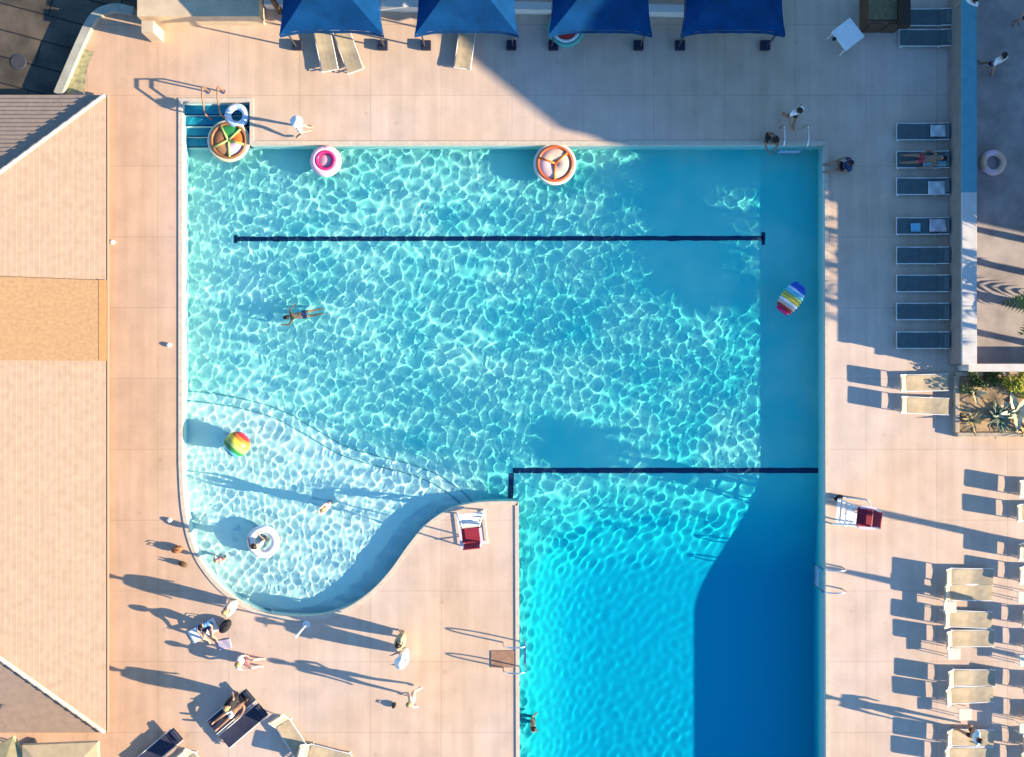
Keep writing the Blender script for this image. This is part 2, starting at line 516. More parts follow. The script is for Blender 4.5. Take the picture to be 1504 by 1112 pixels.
# ---------------------------------------------------------------- water
rng = np.random.default_rng(11)
wx0, wy1 = P(258, 140)[:2]; wx1, wy0 = P(1224, 1270)[:2]
n1 = 880; n2 = int(n1 * (wy1 - wy0) / (wx1 - wx0))
wx = np.linspace(wx0, wx1, n1); wy = np.linspace(wy0, wy1, n2); WX, WY = np.meshgrid(wx, wy)
WZ = np.zeros_like(WX)
NW = 60
for i in range(NW):
    lam = .32 * (2.6 ** rng.uniform(0, 1)); a = rng.uniform(0, 2 * PI); kk = 2 * PI / lam
    slope = .074 / math.sqrt(NW)
    env = 1 + .35 * np.sin(WX * rng.uniform(.2, .7) + WY * rng.uniform(-.7, .7) + rng.uniform(0, 6.3))
    WZ += env * slope / kk * 1.414 * np.sin(kk * (math.cos(a) * WX + math.sin(a) * WY) + rng.uniform(0, 6.3))
big = np.zeros_like(WX)
for i in range(7): big += np.sin(WX * rng.uniform(-.55, .55) + WY * rng.uniform(-.55, .55) + rng.uniform(0, 6.3))
WZ *= np.clip(1 + .22 * big / 1.9, .55, 1.5)
wpx = WX * PPM + 752; wpy = 556 - WY * PPM
calm = sstep((wpy - 730) / 160) * sstep((wpx - 780) / 90)          # waves flattened over the diving well to soften its caustics
inbay = sstep((-bay_sd(WX[::4, ::4], WY[::4, ::4]) + .3) / 1.2).repeat(4, 0).repeat(4, 1)[:WX.shape[0], :WX.shape[1]] * (wpx < 760)
WZ *= (1 - .88 * calm) * (1 - .35 * inbay)
fine = np.zeros_like(WX)
for i in range(26):
    lam = rng.uniform(.19, .34); a = rng.uniform(0, 2 * PI); kk = 2 * PI / lam
    fine += .05 / math.sqrt(26) / kk * 1.414 * np.sin(kk * (math.cos(a) * WX + math.sin(a) * WY) + rng.uniform(0, 6.3))
WZ += fine * (np.maximum(.85 * inbay, .55 * (1 - sstep((wpx - 300) / 600))) * (1 - calm))
for (rx, ry, amp, R0) in [(440, 462, .0075, .9), (384, 798, .005, .8), (482, 744, .004, .6), (322, 822, .004, .5), (782, 1068, .006, .7), (350, 652, .004, .7), (478, 236, .003, .7), (815, 240, .003, .9)]:
    c_ = P(rx, ry, WL); rr = np.hypot(WX - c_.x, WY - c_.y)
    WZ += amp * np.exp(-np.maximum(rr - .3, 0) / R0) * np.sin(2 * PI * rr / .42)
wm = bpy.data.materials.new('pool_water'); wm.use_nodes = True; t = wm.node_tree; t.nodes.clear()
out = t.nodes.new('ShaderNodeOutputMaterial'); g = t.nodes.new('ShaderNodeBsdfGlass')
g.inputs['IOR'].default_value = 1.13; g.inputs['Roughness'].default_value = 0; g.inputs['Color'].default_value = (.88, .99, 1, 1)
t.links.new(g.outputs[0], out.inputs[0])
water = struct(grid_mesh('pool_water', WX, WY, WL + WZ, wm, True)); water.cycles.is_caustics_caster = True

# ---------------------------------------------------------------- deck, ground, road
deckpx = [(242, -1400), (242, 14), (152, 16), (132, 32), (84, 138), (84, 930), (-1400, 930), (-1400, 3000), (3600, 3000), (3600, -1400)]
deck = struct(fill([[tuple(P(x, y)[:2]) for x, y in deckpx], OUT], 0.0, 'pool_deck', M_DECK))
r = MB()
for a, b in zip(deckpx[:6], deckpx[1:7]):
    A = P(*a); B = P(*b); r.add([(A.x, A.y, -.004), (B.x, B.y, -.004), (B.x, B.y, -.23), (A.x, A.y, -.23)], [(0, 1, 2, 3)])
r.build('retaining_face', M_SAND, deck)
gb = [(-16, -20), (16, -20), (16, 16), (-16, 16)]
ground = struct(fill([[(-500, -500), (500, -500), (500, 500), (-500, 500)], [(-13.0, -19), (13.0, -19), (13.0, 11), (-13.0, 11)]], -.23, 'ground', M_EARTH))
rp = [tuple(P(x, y)[:2]) for x, y in [(-1500, -900), (240, -900), (240, 20), (70, 300), (-1500, 300)]]
road = struct(fill([rp], -.226, 'lower_terrace', plank_mat()))
gd = [tuple(P(x, y)[:2]) for x, y in [(1428, -300), (2050, -300), (2050, 532), (1428, 532)]]
struct(fill([gd], .004, 'garden_ground', M_GARDEN))

mh = MB(); mh.lathe([(.001, .015), (.28, .015), (.30, 0)], 20); mh = mh.build('manhole_cover', M_DARK); mh.location = P(27, 91, -.22); tag(mh, 'small dark round manhole cover on the planked terrace at the top left', 'manhole cover')

# parapet at the deck edge
mb = MB()
path = catmull([(88, 140), (106, 98), (122, 62), (136, 34), (152, 19), (175, 14), (198, 19)], 5)
pts = [P(x, y) for x, y in path]
vs = []
for i_, q_ in enumerate(pts):
    d = (pts[min(i_ + 1, len(pts) - 1)] - pts[max(i_ - 1, 0)]).normalized(); n = Vector((-d.y, d.x, 0)) * .15; u_ = Vector((0, 0, .22))
    vs += [q_ - n, q_ - n + u_, q_ + n + u_, q_ + n]
m_ = len(pts)
mb.add(vs, [[4 * i_ + k_, 4 * i_ + (k_ + 1) % 4, 4 * i_ + 4 + (k_ + 1) % 4, 4 * i_ + 4 + k_] for i_ in range(m_ - 1) for k_ in range(4)] + [[0, 1, 2, 3], [4 * m_ - 4, 4 * m_ - 3, 4 * m_ - 2, 4 * m_ - 1]])
tag(mb.build('parapet', mat('grey_render', (.36, .34, .27), .85, .15, 2)), 'low pale curved parapet along the deck edge above the dark planked terrace', 'wall')
# planting strip behind the parapet foot
ps = struct(fill([[tuple(P(x, y)[:2]) for x, y in [(92, 138), (112, 96), (124, 72), (138, 76), (128, 100), (124, 134)]]], .004, 'planting_strip', mat('strip_grass', (.33, .30, .16), .95, .35, 6)))


# ---------------------------------------------------------------- house on the left
def house():
    ze = .32; E_ = P(155, 140, ze); S_ = P(155, 1075, ze)
    xe = E_.x; yn = E_.y; ys = S_.y; w = 7.0; xw = xe - 2 * w; tp = .466
    h = thing('pool_house', 'long house with a hipped beige tiled roof along the left side of the pool', 'house', (xe - w, (yn + ys) / 2, -.23))
    off = h.location
    b = MB(); b.box(((xe + xw) / 2 - off.x, (yn + ys) / 2 - off.y, (ze + .23) / 2), (2 * w - .9, yn - ys - .9, ze + .23)); b.build('wall', M_WALLW, h)
    rf = MB(); c = .165; N = int(w / c)
    ny0 = P(155, 530, ze).y; ny1 = P(155, 412, ze).y; nr = 3.5

    def quad(a, bb, cc, d):
        rf.add([q - off for q in (a, bb, cc, d)], [(0, 1, 2, 3)])
    for i in range(N):
        r0, r1 = i * c, (i + 1) * c; lift = .018
        z0, z1 = ze + tp * r0 + lift, ze + tp * r1; zn = z0 + .03
        V = lambda x, y, z: Vector((x, y, z))
        # east face, split at the notch
        segs = [((ys + r0, ys + r1), (yn - r0, yn - r1))]
        for (s0, s1), (e0, e1) in segs:
            quad(V(xe - r0, s0, z0), V(xe - r0, e0, z0), V(xe - r1, e1, z1), V(xe - r1, s1, z1))
            quad(V(xe - r0, s0, z0 - lift - .02), V(xe - r0, e0, z0 - lift - .02), V(xe - r0, e0, z0), V(xe - r0, s0, z0))
        for (A0, A1, B0, B1) in [((xe - r0, yn - r0), (xe - r1, yn - r1), (xw + r0, yn - r0), (xw + r1, yn - r1)),
                                 ((xe - r0, ys + r0), (xe - r1, ys + r1), (xw + r0, ys + r0), (xw + r1, ys + r1)),
                                 ((xw + r0, yn - r0), (xw + r1, yn - r1), (xw + r0, ys + r0), (xw + r1, ys + r1))]:
            quad(V(*A0, zn), V(*B0, zn), V(*B1, z1), V(*A1, z1))
            quad(V(*A0, z0 - lift - .02), V(*B0, z0 - lift - .02), V(*B0, zn), V(*A0, zn))
    roof = rf.build('roof', M_ROOF, h)
    sf = MB(); sf.box(((xe + xw) / 2 - off.x, (yn + ys) / 2 - off.y, ze + .12), (2 * w - .06, yn - ys - .06, .1)); sf.build('eave', M_WHITE, h)
    gm = MB(); gm.tube([Vector((xe + .05, ys - .03, ze - .07)) - off, Vector((xe + .05, yn + .03, ze - .07)) - off], .055, 8); gm.build('gutter', mat('brown_gutter', (.26, .18, .13), .6), h)
    cap = MB()
    zr = ze + tp * w
    for a, bb in [((xe, yn), (xe - w, yn - w)), ((xe, ys), (xe - w, ys + w)), ((xw, yn), (xw + w, yn - w)), ((xw, ys), (xw + w, ys + w))]:
        n = 24
        for i in range(n):
            p = Vector((*a, ze)).lerp(Vector((*bb, zr)), i / n); q = Vector((*a, ze)).lerp(Vector((*bb, zr)), (i + 1) / n)
            cap.tube([p - off + Vector((0, 0, .09)), q - off + Vector((0, 0, .07))], [.085, .07], 8)
    cap.tube([Vector((xe - w, yn - w, zr + .06)) - off, Vector((xe - w, ys + w, zr + .06)) - off], .12, 8)
    cap.build('ridge_cap', mat('pale_ridge', (.52, .43, .35), .8, .1, 5), roof)
    # flat straw panel fixed on the east slope
    nrm = Vector((tp, 0, 1)).normalized()
    def sl(r_, y, up): return Vector((xe - r_, y, ze + tp * r_)) + nrm * up - off
    def slope_box(r0, r1, y0_, y1_, u0, u1):
        mbx = MB(); v8 = [sl(r0, y0_, u0), sl(r0, y1_, u0), sl(r1, y1_, u0), sl(r1, y0_, u0), sl(r0, y0_, u1), sl(r0, y1_, u1), sl(r1, y1_, u1), sl(r1, y0_, u1)]
        return mbx.add(v8, [(0, 1, 2, 3), (4, 5, 6, 7), (0, 1, 5, 4), (1, 2, 6, 5), (2, 3, 7, 6), (3, 0, 4, 7)])
    pan = slope_box(.02, 3.5, ny0, ny1, .035, .085).build('roof_panel', M_STRAW, h, bevel=.01)
    slope_box(-.03, .22, ny0 - .01, ny1 + .01, .03, .10).build('edge_board', mat('straw_edge', (.30, .165, .075), .9, .1, 6), pan, bevel=.01)
    slope_box(3.5, 3.76, ny0 - .03, ny1 + .03, .03, .16).build('edge_board', mat('porch_render', (.50, .40, .30), .85, .1, 3), pan, bevel=.01)
    slope_box(3.80, 4.15, ny0 + .05, ny1 - .05, .02, .10).build('skylight', mat('window_glass', (.03, .04, .05), .1), h)
    return h


house()

# ---------------------------------------------------------------- hotel beyond the right edge (casts the long shade)
SH = Vector((-124.0, -26.8))


def hotel():
    h = 10.0; px = [(2057, 462), (1612, 106), (1560, -480), (3000, -480), (3000, 470)]
    poly = [P(x, y) for x, y in px]; c = sum((Vector(p) for p in poly), Vector()) / len(poly)
    o = thing('hotel_block', 'large pale hotel block standing beyond the garden on the right, casting the long shade', 'building', (c.x, c.y, 0))
    q = [(p.x - c.x, p.y - c.y) for p in poly]
    MB().prism(q, 0, h - .5).build('wall', M_WALLW, o)
    MB().prism(offset(q[::-1], .12)[::-1], h - .5, h).build('roof', M_COPE, o)
    for a, b in zip(q, q[1:] + q[:1]):
        A = Vector((*a, 0)); B = Vector((*b, 0)); d = (B - A); l = d.length
        if l > 24: continue
        d.normalize(); n = int(l / 2.6); ang = math.atan2(d.y, d.x)
        for fl_ in range(3):
            for i in range(n):
                p = A + d * ((i + .5) * l / n); wb = MB(); wb.box((p.x, p.y, 1.7 + 3 * fl_), (1.2, .10, 1.4), ang); fr = wb.build('window', M_WHITE, o)
                pb = MB(); pb.box((p.x, p.y, 1.7 + 3 * fl_), (1.06, .16, 1.26), ang); pb.build('pane', mat('window_glass', (.03, .04, .05), .1), fr)
    return o


hotel()


# ---------------------------------------------------------------- palms
def palm_mesh(seed, R=2.2, nf=26, droop=1.0):
    rd = random.Random(seed); mb = MB()
    for i in range(nf):
        a = 2 * PI * i / nf * 1.0 + rd.uniform(-.2, .2) + (i % 3) * .4
        el = rd.uniform(-.15, 1.0); L_ = R * rd.uniform(.85, 1.1)
        pts = []; ns = 9
        for k_ in range(ns + 1):
            t_ = k_ / ns; rr = L_ * (t_ * math.cos(el * (1 - t_ * .4)) if True else t_)
            z = L_ * (math.sin(el) * t_ - droop * .75 * t_ * t_)
            pts.append(Vector((rr * math.cos(a), rr * math.sin(a), z)))
        mb.tube(pts, [.03 * (1 - .8 * j / ns) for j in range(ns + 1)], 4)
        for k_ in range(2, 2 * ns):
            t_ = k_ / 2; i0 = int(t_); f = t_ - i0
            p = pts[i0].lerp(pts[min(i0 + 1, ns)], f); d = (pts[min(i0 + 1, ns)] - pts[i0]).normalized()
            sd = d.cross(Vector((0, 0, 1))).normalized()
            ll = .62 * math.sin(PI * min(1, (k_ / (2 * ns)) * .85 + .12)) * R / 2.2
            for s_ in (-1, 1):
                tip = p + sd * s_ * ll + d * ll * .55 + Vector((0, 0, -.25 * ll - rd.uniform(0, .1)))
                mid = p.lerp(tip, .5) + Vector((0, 0, .05))
                wv = d * .045
                mb.add([p - wv, p + wv, mid + wv, tip, mid - wv], [(0, 1, 2, 3, 4)])
    return mb


def palm(px, py, h, label, seed, R=2.2, nf=26, group='tall palms beyond the right edge'):
    o = thing('palm_tree', label, 'palm tree', P(px, py), 0, group)
    rd = random.Random(seed); lean = rd.uniform(-.15, .15)
    mb = MB(); n = 16; pts = []; rs = []
    for i in range(n + 1):
        t_ = i / n; pts.append((lean * t_ * t_, .1 * lean * t_, h * t_)); rs.append(.13 - .05 * t_ + (.018 if i % 2 else 0) + (.1 * max(0, 1 - t_ * 8)))
    mb.tube(pts, rs, 10); mb.build('trunk', M_TRUNK, o, True)
    cr = palm_mesh(seed, R, nf).build('crown', M_FROND, o); cr.location = (lean, .1 * lean, h - .05)
    return o


palm(1640, 828, 6.0, 'palm whose trunk shadow runs to the lifeguard chair at the right edge', 3, 1.35)
palm(1672, 388, 5.0, 'northernmost palm in the garden behind the long wall', 4, 2.1, 20)
palm(1690, 440, 5.3, 'palm second from north behind the garden wall', 5, 2.1, 18)
palm(1670, 486, 5.0, 'palm third from north behind the garden wall', 6, 1.9, 18)
palm(1700, 545, 4.9, 'southernmost palm of the four behind the garden wall', 8, 1.7, 20)
palm(1560, 330, 2.4, 'short young palm close behind the garden wall', 9, 1.5, 22)
palm(1528, 452, 2.0, 'low bushy palm with fronds over the sunlit garden floor', 12, 1.6, 24)

# ---------------------------------------------------------------- garden wall on the right
gw = MB(); A = P(1424, -300, 1.3); B = P(1424, 534, 1.3); wd = 21 / PPM * (HC - 1.3) / HC
gw.box((A.x, (A.y + B.y) / 2, .6), (wd - .08, A.y - B.y, 1.2)); 
wall = gw.build('garden_wall', mat('shaded_render', (.24, .20, .18), .9, .12, 2)); tag(wall, 'long straight wall with a white, partly shade-tinted cap between the deck and the garden at the right', 'wall')  # white wall, its sides darkened in colour for the shade on them
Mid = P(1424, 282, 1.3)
cpm = MB(); cpm.box((A.x, (A.y + Mid.y) / 2, 1.25), (wd + .02, A.y - Mid.y, .1)); cpm.build('wall_cap', mat('shaded_cap', (.10, .30, .36), .7, .08, 3), wall, bevel=.012)  # northern cap tinted teal, the shade on it put into the colour
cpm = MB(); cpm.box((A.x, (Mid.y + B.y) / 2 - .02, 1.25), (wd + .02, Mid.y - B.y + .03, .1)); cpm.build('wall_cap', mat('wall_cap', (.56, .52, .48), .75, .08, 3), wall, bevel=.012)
g2 = MB(); q = P(1437, 540, 1.0)
g2.box((q.x + 8, q.y - .0, .45), (16.6, .22, .9)); w2 = g2.build('garden_wall', M_WALLW); tag(w2, 'short low white wall closing the garden above the planter bed', 'wall')
g3 = MB(); g3.box((q.x + 8, q.y, .94), (16.7, .28, .08)); g3.build('wall_cap', mat('wall_cap', (.66, .64, .60)), w2, bevel=.012)


# ---------------------------------------------------------------- planter bed with plants
def planter():
    a = P(1402, 549); b = P(1640, 638)
    o = thing('planter_bed', 'raised earth bed with a stone border at the right edge below the garden wall', 'planter', ((a.x + b.x) / 2, (a.y + b.y) / 2, 0))
    w, d = b.x - a.x, a.y - b.y
    mb = MB()
    for (x, y, sx, sy) in [(0, d / 2, w, .16), (0, -d / 2, w, .16), (-w / 2, 0, .16, d - .16), (w / 2, 0, .16, d - .16)]: mb.box((x, y, .12), (sx, sy, .24))
    mb.build('border', mat('border_stone', (.42, .33, .24), .85, .2, 4), o, bevel=.015)
    n, m_ = 40, 18; X, Y = np.meshgrid(np.linspace(-w / 2 + .05, w / 2 - .05, n), np.linspace(-d / 2 + .05, d / 2 - .05, m_))
    s_ = grid_mesh('soil', X, Y, .19 + .05 * np.sin(X * 3.1 + Y * 5) * np.sin(Y * 4.3 - X * 2) + .02 * rng.standard_normal(X.shape), M_SOIL, True); s_.parent = o


planter()


def rosette(px, py, n, ln, wdt, m, name, label, cat, seed, z=.2, el=(.3, 1.2)):
    rd = random.Random(seed); mb = MB()
    for i in range(n):
        a = i * 2.399 + rd.uniform(-.2, .2); e = rd.uniform(*el); l = ln * rd.uniform(.75, 1.1)
        d = Vector((math.cos(a) * math.cos(e), math.sin(a) * math.cos(e), math.sin(e))); sd = Vector((-math.sin(a), math.cos(a), 0)); up = sd.cross(d) * -1
        vs = []
        for t_, ww in ((0, .5), (.3, 1), (.65, .75), (1, .02)):
            p = d * l * t_ + Vector((0, 0, -.25 * l * t_ * t_))
            vs += [p + sd * wdt * ww, p - up * wdt * .25, p - sd * wdt * ww]
        fs = []
        for k_ in range(3):
            q_ = k_ * 3; fs += [(q_, q_ + 1, q_ + 4, q_ + 3), (q_ + 1, q_ + 2, q_ + 5, q_ + 4)]
        mb.add(vs, fs)
    o = mb.build(name, m); o.location = P(px, py, 0) + Vector((0, 0, z)); return tag(o, label, cat, 'plants in the raised bed')


def shrub(px, py, r, m, label, seed, z=.2, n=500, name='shrub', group='plants in the raised bed', flat=.8):
    rd = random.Random(seed); o = thing(name, label, 'shrub', P(px, py, 0) + Vector((0, 0, z)), 0, group)
    mb = MB(); cl = [(Vector((rd.gauss(0, .45), rd.gauss(0, .45), rd.uniform(.25, .9))) * r, r * rd.uniform(.3, .5)) for _ in range(9)]
    for i in range(n):
        c, rr = rd.choice(cl); d = Vector((rd.gauss(0, 1), rd.gauss(0, 1), rd.gauss(0, 1))).normalized()
        p = c + d * rr * rd.uniform(.5, 1); p.z = max(.03, p.z * flat)
        u = Vector((rd.gauss(0, 1), rd.gauss(0, 1), rd.gauss(0, .5))).normalized(); v = u.orthogonal().normalized(); v.rotate(Matrix.Rotation(rd.uniform(0, 6), 3, u)); s_ = rd.uniform(.05, .10)
        mb.add([p - v * s_ * .4, p + u * s_ * .7 , p + v * s_ * .4, p - u * s_ * .9], [(0, 1, 2, 3)])
    mb.build('foliage', m, o)
    sm = MB()
    for c, rr in cl[:5]: sm.tube([(0, 0, 0), c * .5 + Vector((0, 0, -.02)), c], [.02, .014, .006], 5)
    sm.build('stem', M_TRUNK, o)
    return o


shrub(1488, 566, .75, M_YLEAF, 'yellow green leafy shrub at the top of the raised bed', 21, n=800)
shrub(1424, 560, .45, M_LEAF, 'dark green shrub in the upper left corner of the raised bed', 22)
shrub(1452, 552, .4, M_LEAF, 'small dark shrub beside the low wall in the raised bed', 25)
rosette(1462, 612, 22, .8, .06, M_AGAVE, 'agave', 'dark grey green agave in the middle of the raised bed', 'plant', 23)
rosette(1490, 606, 7, 1.0, .16, M_PALE, 'broad_leaf_plant', 'plant with broad pale cream leaves in the raised bed', 'plant', 24, el=(.1, .6))
rosette(1425, 618, 12, .6, .05, mat('straw_leaf', (.42, .32, .15), .8, .2, 5), 'dry_plant', 'dry straw coloured plant at the left of the raised bed', 'plant', 26)
rosette(1428, 578, 10, .5, .07, M_PALE, 'pale_plant', 'small pale leaved plant near the bed corner under the wall', 'plant', 27)
rosette(1500, 634, 12, .6, .05, mat('straw_leaf', (.42, .32, .15)), 'dry_plant', 'dry straw coloured plant at the right end of the raised bed', 'plant', 28)


# ---------------------------------------------------------------- gazebos
def gazebo():
    o = thing('gazebo', '', 'gazebo', (0, 0, 0), 0, 'blue gazebos along the top of the deck')
    a = 1.66; ze = 2.1; zp = 3.75
    faces = [((-a, -a), (a, -a), M_BLUE), ((a, -a), (a, a), M_BLUE2), ((a, a), (-a, a), M_BLUE), ((-a, a), (-a, -a), M_BLUE)]
    mb = MB()
    for (p, q, m) in faces:
        mb.use(M_BLUE); n = 8; rows = 6; b0 = []
        for r_ in range(rows + 1):
            t_ = r_ / rows
            for i in range(n + 1):
                s_ = i / n; x = p[0] + (q[0] - p[0]) * s_; y = p[1] + (q[1] - p[1]) * s_
                sag = -.16 * math.sin(PI * s_) * (1 - t_) * (1 if t_ > 0 else .35) - .12 * math.sin(PI * t_)
                fl_ = 1 + .085 * abs(2 * s_ - 1) ** 4 * (1 - t_) ** 2; b0.append((x * (1 - t_) * fl_, y * (1 - t_) * fl_, ze + (zp - ze) * t_ + sag - .10 * abs(2 * s_ - 1) ** 4 * (1 - t_)))
        mb.add(b0, [(r_ * (n + 1) + i, r_ * (n + 1) + i + 1, (r_ + 1) * (n + 1) + i + 1, (r_ + 1) * (n + 1) + i) for r_ in range(rows) for i in range(n)])
    mb.build('canopy', None, o, True)
    vb = MB(); vb.use(M_BLUE)
    for (p, q, m) in faces:
        n = 12; vs = []
        for i in range(n + 1):
            s_ = i / n; x = p[0] + (q[0] - p[0]) * s_; y = p[1] + (q[1] - p[1]) * s_
            z = ze - .056 * math.sin(PI * s_) - .10 * abs(2 * s_ - 1) ** 4; fl_ = 1 + .085 * abs(2 * s_ - 1) ** 4; x *= fl_; y *= fl_
            vs += [(x * 1.004, y * 1.004, z), (x * 1.012, y * 1.012, z - .24 - .03 * (i % 2))]
        vb.add(vs, [(2 * i, 2 * i + 1, 2 * i + 3, 2 * i + 2) for i in range(n)])
    vb.build('valance', None, o)
    for sx in (-1, 1):
        for sy in (-1, 1):
            lb = MB(); lb.box((sx * (a - .05), sy * (a - .05), 1.03), (.05, .05, 2.06)); lb.box((sx * (a - .05), sy * (a - .05), .01), (.16, .16, .02)); lb.build('leg', M_DARK, o)
            wb = MB(); wb.box((sx * (a - .1), sy * (a - .1), .1), (.36, .36, .16)); wb.build('weight_bag', mat('weight_bag', (.015, .02, .045), .8), o, bevel=.03)
    return o


gz = gazebo()
ye = P(0, 47, 2.05).y + 1.72
for i, (cx, lab) in enumerate([(486, 'leftmost blue gazebo, wholly in the sun'), (685, 'second blue gazebo from the left, where the long shade begins'), (882, 'third blue gazebo from the left, a watermelon float under its front edge'), (1078, 'rightmost blue gazebo, half in the shade')]):
    q = gz if i == 0 else copy_tree(gz)
    q.location = (P(cx, 47, 2.05).x, ye, 0); q['label'] = lab


# ---------------------------------------------------------------- loungers
def lounger(m, mb_m, up=True):
    """head towards -X, foot towards +X; the raised back's top edge is near x = 0"""
    o = thing('sun_lounger', '', 'sun lounger')
    w = .60; zs = .20
    fr = MB()
    for s_ in (-1, 1): fr.tube([(.06, s_ * w / 2, zs + .35 if up else zs + .06), (.38, s_ * w / 2, zs + .05 if up else zs + .02), (.42, s_ * w / 2, zs - .02), (1.95, s_ * w / 2, zs - .02)], .017, 6)
    for x in (.40, .98, 1.93): fr.tube([(x, -w / 2, zs - .06), (x, w / 2, zs - .06)], .018, 6)
    fr.build('frame', M_WMETAL, o)
    for x in (.50, 1.8):
        for s_ in (-1, 1):
            lb = MB(); lb.tube([(x, s_ * (w / 2 - .02), zs - .02), (x - .05 if x < 1 else x + .05, s_ * (w / 2), 0)], .02, 6); lb.build('leg', M_WMETAL, o)
    sb = MB(); n = 12; vs = []
    for i in range(n + 1):
        t_ = i / n; x = .42 + 1.50 * t_; z = zs + .015 - .02 * math.sin(PI * t_) + .008 * math.sin(9 * t_); hw = (w - .05) / 2
        vs += [(x, -hw, z), (x, -hw * .3, z - .012), (x, hw * .3, z - .012), (x, hw, z), (x, hw, z - .025), (x, -hw, z - .025)]
    sb.add(vs, [[6 * i + k_, 6 * i + (k_ + 1) % 6, 6 * i + 6 + (k_ + 1) % 6, 6 * i + 6 + k_] for i in range(n) for k_ in range(6)] + [[0, 1, 2, 3, 4, 5], [6 * n + k_ for k_ in range(6)]])
    sb.build('seat', m, o)
    bb = MB()
    if up:
        bb.slab((.36, 0, zs + .07), (.05, 0, zs + .36), w - .03, .03)
    else:
        bb.slab((.40, 0, zs + .02), (.02, 0, zs + .07), w - .05, .025)
    back = bb.build('backrest', m, o)
    pb = MB()
    if up: pb.slab((.22, 0, zs + .235), (.08, 0, zs + .365), w - .14, .05)
    else: pb.slab((.22, 0, zs + .085), (.06, 0, zs + .10), w - .14, .06)
    pb.build('head_pillow', mb_m, back, bevel=.015)
    return o


proto_up = lounger(M_LOUNGE, mat('cream_pad', (.52, .44, .31), .8, .08, 6)); proto_flat = lounger(M_TEALSL, mat('teal_pad', (.12, .16, .17), .8), False)
proto_sand = lounger(M_LOUNGE2, mat('grey_pad', (.44, .38, .29), .8, .08, 6))
used = {}


def place_lounger(proto, px, py, rz, label, group):
    if id(proto) in used: o = copy_tree(proto)
    else: o = proto; used[id(proto)] = 1
    o.location = P(px, py); o.rotation_euler = (0, 0, rz); o['label'] = label; o['group'] = group
    return o


G_A = 'beige loungers in rows on the right deck'
ords = ['first', 'second', 'third', 'fourth', 'fifth']
place_lounger(proto_up, 1312, 563, .02, 'upper lounger of the lone pair left of the raised bed', G_A)
place_lounger(proto_up, 1313, 594, -.04, 'lower lounger of the lone pair left of the raised bed', G_A)
for i, (y1, y2, x) in enumerate([(845, 868, 1378), (906, 936, 1376), (993, 1020, 1381), (1080, 1107, 1379)]):
    place_lounger(proto_up if i % 2 else proto_sand, x, y1, random.uniform(-.05, .05), 'upper lounger of the %s pair from the top in the column nearer the pool' % ords[i], G_A)
    place_lounger(proto_up, x + random.randint(-3, 3), y2, random.uniform(-.05, .05), 'lower lounger of the %s pair from the top in the column nearer the pool' % ords[i], G_A)
for i, (y1, y2, x) in enumerate([(716, 752, 1484), (808, 842, 1483), (905, 940, 1489), (1000, 1044, 1491), (1085, 1112, 1490)]):
    place_lounger(proto_up if i % 2 == 0 else proto_sand, x, y1, random.uniform(-.05, .05), 'upper lounger of the %s pair from the top in the column at the photo edge' % ords[i], G_A)
    place_lounger(proto_up, x + random.randint(-3, 3), y2, random.uniform(-.05, .05), 'lower lounger of the %s pair from the top in the column at the photo edge' % ords[i], G_A)
def side_table(px, py, label):
    o = thing('side_table', label, 'side table', P(px, py), 0, 'low side tables between the loungers')
    mb = MB(); mb.box((0, 0, .42), (.46, .42, .035)); mb.build('table_top', mat('cream_table', (.62, .58, .48), .7, .06, 4), o, bevel=.008)
    for sx in (-1, 1):
        for sy in (-1, 1): lb = MB(); lb.tube([(sx * .18, sy * .16, .41), (sx * .2, sy * .18, 0)], .016, 6); lb.build('leg', M_WMETAL, o)


for x, y, lb in [(1388, 888, 'cream side table below the first pair of loungers nearer the pool'), (1394, 956, 'cream side table below the second pair of loungers nearer the pool'), (1410, 1044, 'cream side table below the third pair of loungers nearer the pool'),
                 (1496, 874, 'cream side table below the second pair in the column at the photo edge'), (1498, 966, 'cream side table below the third pair in the column at the photo edge'), (1498, 1065, 'cream side table below the fourth pair in the column at the photo edge')]: side_table(x, y, lb)
G_S = 'grey green loungers shaded by the garden wall'
names8 = ['topmost', 'second from the top', 'third from the top', 'fourth from the top', 'fifth from the top', 'sixth from the top', 'seventh from the top', 'lowest']
for i, y in enumerate([195, 236, 275, 333, 376, 417, 458, 500]):
    place_lounger(proto_flat, 1392, y, PI, 'shaded grey green lounger along the white wall, %s of eight' % names8[i], G_S)
G_T = 'loungers under the gazebos'
place_lounger(proto_sand, 470, 30, math.radians(-78), 'beige lounger sticking out under the leftmost gazebo, nearer its left leg', G_T)
place_lounger(proto_sand, 497, 34, math.radians(-70), 'beige lounger sticking out under the leftmost gazebo, nearer the middle', G_T)
place_lounger(proto_up, 690, 26, math.radians(-98), 'beige lounger sticking out under the second gazebo', G_T)
place_lounger(proto_flat, 1395, 28, PI, 'upper shaded lounger beside the dark cabinet at the top right', G_S)
place_lounger(proto_flat, 1396, 58, PI, 'lower shaded lounger beside the dark cabinet at the top right', G_S)
G_B = 'beige loungers at the bottom left of the deck'
for (x, y, rz, lb) in [(268, 1098, -.85, 'beige lounger near the house corner at the bottom left'), (408, 1046, -1.0, 'beige lounger right of the slanting dark pair at the bottom left'),
                       (440, 1098, -.25, 'beige lounger at the bottom edge right of the slanting dark pair')]:
    place_lounger(proto_up if x > 300 else proto_sand, x, y, rz, lb, G_B)
proto_navy = lounger(mat('navy_sling', (.028, .032, .06), .85, .15, 5), mat('navy_pad', (.04, .045, .075), .85), False)
ax_ = PI + math.radians(40.5)
